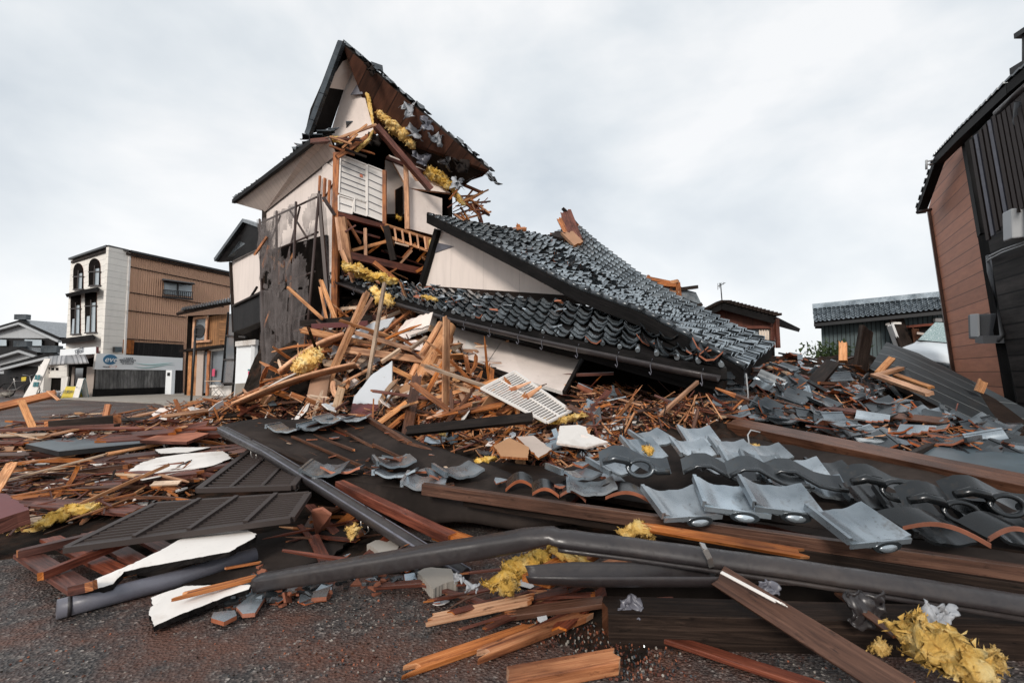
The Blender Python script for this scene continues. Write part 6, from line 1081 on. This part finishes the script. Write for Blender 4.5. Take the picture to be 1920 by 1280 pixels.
# insulation, foil
for k, (pts, rad, lb) in enumerate([([(908, 1100, 2.2), (945, 1082, 2.25), (985, 1055, 2.35), (1040, 1030, 2.45)], .055, 'bright yellow insulation wad trailing down from the kink of the bent gutter'), ([(935, 1105, 2.2), (968, 1095, 2.2)], .045, 'lower yellow insulation tuft in front of the open gutter'), ([(1160, 1000, 2.5), (1190, 990, 2.5), (1225, 1002, 2.5)], .05, 'yellow insulation tuft behind the bent gutter right of the kink'), ([(1680, 1165, 1.75), (1730, 1195, 1.68), (1790, 1235, 1.6), (1870, 1300, 1.5)], .085, 'big yellow insulation piece in the bottom right corner'), ([(1640, 1205, 1.8), (1662, 1222, 1.75)], .03, 'small brownish insulation tuft left of the big yellow piece'), ([(1850, 1220, 1.75), (1880, 1250, 1.7)], .04, 'dull insulation tuft right of the big yellow piece'), ([(-30, 1020, 3.3), (20, 1015, 3.35), (60, 1000, 3.4), (88, 985, 3.5)], .085, 'yellow insulation clump at the left picture edge'), ([(70, 985, 3.3), (120, 962, 3.5), (190, 950, 3.6)], .06, 'dirty yellow insulation strip beside the red block'), ([(560, 1060, 2.9), (580, 1056, 2.9)], .03, 'small cream insulation tuft behind the bent gutter, left part'), ([(665, 985, 3.1), (660, 1005, 3.0)], .035, 'dull insulation hanging below the long gutter'), ([(1045, 790, 4.9), (1075, 782, 5), (1100, 776, 5)], .05, 'yellow insulation roll at the lower end of the white grille'), ([(1012, 788, 5.0), (1045, 790, 4.95)], .045, 'insulation tuft under the white grille corner'), ([(1210, 838, 3.45), (1218, 850, 3.35)], .035, 'pale yellow insulation tuft lying on a tile at the left of the rows'), ([(1395, 835, 3.9), (1425, 838, 3.9)], .03, 'pale insulation scrap below the head of the big brown beam'), ([(1030, 1030, 2.4), (1110, 1060, 2.3)], .03, 'small yellow tuft between the orange boards'), ([(645, 700, 8), (690, 690, 8)], .12, 'insulation stuffed behind the leaning beam'), ([(700, 545, 9.5), (735, 570, 9.3)], .16, 'dirty insulation bundle under the pent roof corner'), ([(790, 555, 9), (820, 562, 8.8)], .06, 'insulation scrap by the left eave of the pent roof'), ([(890, 866, 4), (930, 858, 4.1)], .035, 'yellow scrap among debris right of the tar paper'), ([(820, 800, 5.2), (835, 818, 5.0)], .03, 'dangling yellow scrap below the cream cabinet fragment')]):
    g = MB(); lump(g, [at(*p) for p in pts], rad, .5 if rad < .06 else .42, 22, 9); T_(g, 'insulation_tuft', 'insulation', lb, 'insulation')
for x, y, d, s, mt_, lb in [(885, 1098, 2.15, 14, 'foil', 'crumpled silver foil left of the bright yellow insulation'), (1440, 1110, 1.95, 20, 'gutter_grey', 'grey plastic rag hanging under the bent gutter'), (1180, 1140, 2.05, 22, 'gutter_grey', 'torn membrane hanging at the end of the dark lying beam'), (1760, 1160, 1.85, 32, 'foil', 'crumpled clear plastic behind the big yellow insulation'), (1620, 1140, 1.9, 40, 'gutter_plastic', 'dark plastic sheet under the bent gutter right half'), (860, 1085, 2.3, 9, 'foil', 'small silver foil scrap by the concrete lump')]:
    sheet('crumpled_sheet', [at(x - s, y - s, d), at(x + s, y - s * .7, d), at(x + s * .8, y + s, d - .05), at(x - s * .7, y + s * .7, d - .03)], [mt_], None, .028, 18, label=lb, cat='plastic sheet' if mt_ != 'foil' else 'foil')
# ---------------------------------------------------------------- scattered debris on the heap surface
def plank_me(nm, l, w_, t_, m1, m2, j=.08):
    g = MB(); j = min(.3 * l, j * R.uniform(.3, 2.2))
    if w_ > .07 or R.random() < .3: g.beam((-l / 2, 0, 0), (l / 2, 0, 0), w_, t_, 0, (j, j * R.random())); return g.mesh(nm, [m1, m2])
    n = 7; bow = R.uniform(-.07, .07) * l; bz = R.uniform(-.04, .05) * l; P = []; tw = R.uniform(-.5, .5); uv0 = R.random() * 9
    for i in range(n + 1):
        s = i / n; k = 1 if 0 < i < n else R.uniform(.08, .6); c_ = Vector(((s - .5) * l, bow * math.sin(3 * s), bz * math.sin(3.1 * s))); a = tw * s
        for (y, z) in ((-.5, -.5), (.5, -.5), (.5, .5), (-.5, .5)): y, z = y * w_ * k * R.uniform(.9, 1.1), z * t_ * k; P.append(c_ + Vector((0, y * math.cos(a) - z * math.sin(a), y * math.sin(a) + z * math.cos(a))))
    fs = [[i * 4 + q, i * 4 + (q + 1) % 4, i * 4 + 4 + (q + 1) % 4, i * 4 + 4 + q] for i in range(n) for q in range(4)]
    uv = [[(i / n * l + uv0, q * w_), (i / n * l + uv0, q * w_ + w_), ((i + 1) / n * l + uv0, q * w_ + w_), ((i + 1) / n * l + uv0, q * w_)] for i in range(n) for q in range(4)]
    fs += [[3, 2, 1, 0], [n * 4 + q for q in range(4)]]; uv += [[(0, 0)] * 4] * 2; g.add(P, fs, uv, [1 if i // 4 in (0, n - 1) and R.random() < .6 else 0 for i in range(n * 4)] + [1, 1]); return g.mesh(nm, [m1, m2])
PL = {}
for fam, ms in (('raw', [('wood_raw', 'wood_raw'), ('wood_orange', 'wood_raw'), ('wood_pale', 'wood_raw')]), ('red', [('wood_red', 'wood_orange'), ('wood_brown', 'wood_orange')]), ('dark', [('wood_dark', 'wood_brown'), ('wood_brown', 'wood_orange')])):
    PL[fam] = [plank_me('broken_plank', R.uniform(.3, 1.1) if k % 3 else R.uniform(1, 1.8), R.choice([.03, .045, .06, .09, .12]), R.choice([.015, .02, .035]), *R.choice(ms)) for k in range(26)]
def board_me(nm, s, m1, m2, th=.012):
    g = MB(); n = R.randint(4, 7); a0 = R.random() * 6; P = [Vector((math.cos(a0 + 6.283 * k / n) * s * R.uniform(.55, 1.1), math.sin(a0 + 6.283 * k / n) * s * .7 * R.uniform(.5, 1), 0)) for k in range(n)]; g.slab(P, th, 0, 1, up=True); return g.mesh(nm, [m1, m2])
BD = [board_me('board_piece', R.uniform(.1, .3), *R.choice([('plaster_white', 'plaster_cream'), ('plaster_cream', 'plaster_white'), ('cardboard', 'cardboard'), ('panel_tan', 'wood_raw'), ('board_grey', 'plaster_white'), ('plaster_white', 'wood_dark'), ('metal_blue_grey', 'metal_black'), ('tarpaper', 'wood_dark')])) for _ in range(20)]
def inside(p, poly):
    x, y = p; c_ = False; n = len(poly)
    for i in range(n):
        a, b = poly[i], poly[i - 1]
        if (a[1] > y) != (b[1] > y) and x < (b[0] - a[0]) * (y - a[1]) / (b[1] - a[1]) + a[0]: c_ = not c_
    return c_
KEEP = [[(875, 715), (965, 675), (1100, 765), (1035, 820)], [(735, 672), (738, 765), (655, 800), (660, 735)], [(620, 672), (650, 620), (745, 590), (720, 625), (660, 655)], [(845, 605), (860, 640), (795, 745), (765, 735)], [(545, 700), (600, 655), (605, 680), (560, 705)]]
def pick(poly):
    xs = [p[0] for p in poly]; ys = [p[1] for p in poly]
    while True:
        p = (R.uniform(min(xs), max(xs)), R.uniform(min(ys), max(ys)))
        if inside(p, poly) and not any(inside(p, k) for k in KEEP): return p
def nrm_at(p, e=.15): return Vector((H(p.x - e, p.y) - H(p.x + e, p.y), H(p.x, p.y - e) - H(p.x, p.y + e), 2 * e)).normalized()
def scatter(poly, n, meshes, nm, lb, cat, group, lift=(.0, .12), tilt=.3, yaw=None, sc=(.7, 1.2)):
    for _ in range(n):
        q = onheap(*pick(poly))
        if q is None or q.y > 12: continue
        yw = R.random() * 6.283 if yaw is None else R.gauss(*yaw); me = R.choice(meshes)
        place(nm, me, q + Vector((0, 0, R.uniform(*lift))), nrm_at(q), yw, R.gauss(0, tilt), R.random() * 6.283, lb, cat, group, R.uniform(*sc))
Z1 = [(455, 790), (500, 730), (560, 660), (620, 600), (700, 575), (800, 590), (900, 640), (1000, 705), (1080, 770), (960, 810), (770, 815), (700, 790)]
Z2 = [(-20, 805), (200, 795), (420, 800), (440, 870), (360, 930), (150, 980), (-20, 990)]; Z3 = [(960, 720), (1100, 735), (1380, 720), (1400, 790), (1200, 815), (1050, 800)]
Z4 = [(1400, 680), (1480, 670), (1640, 690), (1720, 745), (1860, 810), (1920, 850), (1920, 900), (1700, 860), (1500, 810), (1400, 790)]; Z5 = [(760, 830), (900, 790), (1080, 790), (1200, 800), (1160, 880), (1060, 900), (1000, 880), (880, 850)]
Z7 = [(300, 768), (420, 755), (500, 760), (500, 790), (400, 800), (300, 800)]; Z8 = [(100, 780), (300, 778), (420, 800), (300, 815), (80, 815)]; Z9 = [(480, 1080), (860, 1065), (870, 1100), (700, 1120), (420, 1150)]
scatter(Z1, 150, PL['raw'], 'broken_plank', 'broken bare wooden plank sticking out of the central heap', 'plank', 'bare planks in the central heap', (.0, .35), .75)
scatter(Z1, 60, PL['red'] + PL['dark'], 'dark_plank', 'dark or reddish broken plank in the central heap', 'plank', 'dark planks in the central heap', (-.05, .25), .6)
scatter(Z1, 60, BD, 'board_piece', 'broken sheet of board in the central heap', 'board piece', 'board pieces in the central heap', (0, .25), .8)
scatter(Z2, 95, PL['red'], 'red_lath', 'reddish brown roof lath lying nearly flat at the left', 'lath', 'red roof laths at the left', (.0, .10), .05, (.12, .22), (.7, 1.4))
scatter(Z2, 40, PL['raw'], 'orange_lath', 'orange splintered lath among the red laths', 'lath', 'orange laths among the red ones', (.02, .14), .12, (.2, .6), (.5, .9))
scatter(Z2, 48, BD, 'board_piece', 'scrap of board between the red laths', 'board piece', 'board scraps among the laths', (.0, .07), .12, None, (.4, .9))
scatter(Z3, 50, PL['raw'] + PL['red'], 'splintered_lath', 'splintered lath under the tiled eave', 'lath', 'laths under the tiled eave', (0, .15), .4, None, (.3, .75))
scatter(Z3, 46, TB + TC, 'broken_tile', 'broken grey roof tile under the tiled eave', 'tile piece', 'broken tiles under the tiled eave', (0, .12), .5, None, (.6, 1))
def dk(me): c_ = me.copy(); c_.materials[0] = M['tile_dark']; return c_
TWD, TBD, TCD = [dk(m) for m in TW], [dk(m) for m in TB], [dk(m) for m in TC]
scatter(Z4, 125, TW + TWD * 3 + TB[:4] + TBD[:5], 'fallen_tile', 'grey roof tile fallen on the right heap', 'roof tile', 'roof tiles on the right heap', (.0, .12), .25, None, (.8, 1.1))
scatter(Z4, 110, TBD + TCD + TB[:3] + TC[:6], 'broken_tile', 'broken piece of roof tile on the right heap', 'tile piece', 'broken tile pieces on the right heap', (.0, .1), .3, None, (.7, 1.2))
scatter(Z4, 34, PL['red'] + PL['raw'][:6] + PL['dark'], 'fallen_lath', 'broken timber among the tiles of the right heap', 'timber', 'timbers on the right heap', (0, .1), .15, (-.2, .6), (.5, 1.1))
scatter(Z5, 40, BD, 'board_piece', 'broken board scrap right of the tar paper panel', 'board piece', 'board scraps right of the tar paper', (.0, .1), .35, None, (.3, .75))
scatter(Z5, 46, PL['raw'] + PL['red'], 'small_lath', 'small broken lath right of the tar paper panel', 'lath', 'small laths right of the tar paper', (.0, .12), .25, None, (.25, .6))
scatter(Z5, 30, TB + TC, 'broken_tile', 'broken tile lying right of the tar paper panel', 'tile piece', 'broken tiles right of the tar paper', (.02, .1), .3, None, (.6, 1))
scatter(Z7, 34, BD, 'board_piece', 'bent sheet of peach board in the low heap beside the netting', 'board piece', 'boards beside the netting', (0, .12), .5, None, (.6, 1.2))
scatter(Z7, 26, PL['raw'], 'small_plank', 'small bare plank in the low heap beside the netting', 'plank', 'small planks beside the netting', (0, .15), .4, None, (.4, .8))
scatter(Z8, 16, PL['red'] + PL['dark'] + PL['raw'], 'flat_plank', 'plank lying flat at the far edge of the left heap', 'plank', 'planks at the far edge of the left heap', (0, .06), .06, (.1, .3), (.7, 1.2))
scatter(Z9, 40, TC, 'tile_shard', 'small tile shard on the asphalt by the bent gutter', 'tile shard', 'tile shards by the bent gutter', (.01, .05), .35, None, (.3, .75))
Z10 = [(560, 985), (640, 940), (700, 990), (790, 1040), (760, 1070), (600, 1060)]; Z11 = [(760, 1100), (960, 1090), (1130, 1110), (1110, 1160), (950, 1175), (820, 1150)]; Z12 = [(640, 850), (780, 830), (900, 860), (1000, 890), (900, 915), (700, 890)]
scatter(Z10, 26, PL['red'] + PL['raw'][:8] + TC, 'small_debris', 'small broken piece on the ground between louvre and bent gutter', 'debris piece', 'small pieces between louvre and bent gutter', (.01, .06), .3, None, (.25, .6))
scatter(Z11, 26, PL['red'], 'split_lath', 'split lath on the asphalt below the open gutter', 'lath', 'split laths below the open gutter', (.01, .07), .12, (.25, .5), (.2, .55))
scatter(Z11, 14, TC + BD, 'rubble_piece', 'small broken piece among the split laths below the open gutter', 'debris piece', 'small pieces below the open gutter', (.01, .05), .3, None, (.2, .4))
for _ in range(46):
    q = pick([(470, 800), (680, 790), (800, 850), (1000, 900), (900, 925), (660, 895)]); p = ontar(q); me = R.choice(TC + PL['red'][:10] + PL['raw'][:5]); place('loose_piece', me, p + Vector((0, 0, .02)), Vector((R.gauss(0, .1), R.gauss(0, .1), 1)), R.random() * 6.28, 0, 0, 'small loose piece lying on the tar paper roof section', 'debris piece', 'small loose pieces on the tar paper', R.uniform(.2, .5) * (.5 if me.name.startswith('broken_plank') else 1.4))
# uncountable small stuff
def stuff(nm, lb, mats, polys, size, lift, tilt, shape, cat='debris'):
    g = MB()
    for poly, n in polys:
        for _ in range(n):
            q = onheap(*pick(poly))
            if q is None: continue
            q = q + Vector((0, 0, R.uniform(*lift))); B2 = basis(nrm_at(q), R.random() * 6.28, R.gauss(0, tilt), R.random() * 6.28); s = R.uniform(*size) * (.6 + q.y * .09); m_ = R.randrange(len(mats))
            if shape == 'stick': g.beam(q - B2 @ Vector((s, 0, 0)), q + B2 @ Vector((s, 0, 0)), R.uniform(.006, .022), .008, 0, (.03, .03), m_, m_)
            else: nn = R.randint(3, 5); g.slab([q + B2 @ Vector((math.cos(k * 6.283 / nn) * s * R.uniform(.5, 1), math.sin(k * 6.283 / nn) * s * R.uniform(.4, 1), 0)) for k in range(nn)], .008 + s * .08, m_, m_, up=True)
    g.build(nm, mats, None, lb, cat, kind='stuff')
stuff('wood_splinters', 'thin splinters and sticks strewn over all the rubble', ['wood_raw', 'wood_orange', 'wood_red', 'wood_brown', 'wood_dark'], [(Z1, 1500), (Z3, 600), (Z4, 220), (Z5, 450), (Z7, 350)], (.06, .22), (0, .12), .35, 'stick', 'splinters')
stuff('lath_splinters', 'thin reddish splinters strewn between the laths at the left', ['wood_red', 'wood_red', 'wood_brown', 'wood_orange', 'wood_dark', 'wood_red', 'wood_raw'], [(Z2, 900), (Z8, 220)], (.08, .3), (0, .08), .12, 'stick', 'splinters')
stuff('tile_fragments', 'small chips of roof tile strewn over the rubble', ['tile_glaze', 'terracotta', 'tile_dark', 'tile_dark', 'terracotta'], [(Z3, 350), (Z4, 900), (Z5, 260), (Z9, 170), (Z1, 120), (Z2, 120)], (.012, .055), (0, .07), .4, 'chip', 'tile chips')
stuff('plaster_fragments', 'small scraps of plaster and board strewn over the rubble', ['plaster_white', 'plaster_cream', 'cardboard', 'panel_tan', 'wood_dark', 'tarpaper'], [(Z1, 420), (Z2, 600), (Z3, 160), (Z5, 360), (Z7, 300), (Z8, 80)], (.015, .07), (0, .08), .4, 'chip', 'scraps')
stuff('ground_chips', 'tiny terracotta and stone crumbs on the asphalt', ['terracotta', 'rubble_dark', 'wood_red', 'tile_dark', 'concrete', 'wood_brown', 'tile_dark', 'wood_red'], [([(380, 1150), (620, 1100), (900, 1090), (1150, 1180), (1300, 1270), (700, 1275), (500, 1200)], 2300), ([(0, 1060), (300, 1180), (900, 1270), (0, 1270)], 900), ([(1150, 1200), (1600, 1240), (1600, 1275), (1100, 1275)], 500), ([(560, 1110), (900, 1100), (1150, 1190), (700, 1180)], 700)], (.002, .009), (.001, .004), .5, 'chip', 'crumbs')
g = MB(); g.tube([at(790, 625, 7.6), at(830, 700, 7.3), at(880, 700, 7)], .012, 5); T_(g, 'loose_cable', 'metal_black', 'thin black cable hanging by the stripped log', 'cable')
g = MB(); p0 = at(1400, 772, 4.7); g.tube([at(1405, 836, 3.75), at(1402, 815, 3.8), at(1408, 806, 3.8), at(1425, 810, 3.8)], .006, 6); T_(g, 'hooked_wire', 'ac_pale', 'bent white wire hook sticking up beside the big brown beam', 'wire')
g = MB(); lump(g, [at(1535, 674, 13), at(1560, 668, 13)], .22, .8); 
sb = thing('garden_shrub', 'low green shrub before the grey green shed', 'shrub', at(1555, 675, 14)); g = MB()
for k in range(420): c_ = at(1555, 662, 14) + Vector((R.gauss(0, .35), R.gauss(0, .25), R.gauss(0, .16))); g.slab([c_ + Vector((R.gauss(0, .05), R.gauss(0, .05), R.gauss(0, .05))) for _ in range(3)], .004)
g.build('foliage', ['leaf', 'leaf'], sb); g = MB(); g.tube([at(1555, 690, 14), at(1556, 662, 14)], .03, 6); g.build('stem', 'wood_dark', sb)
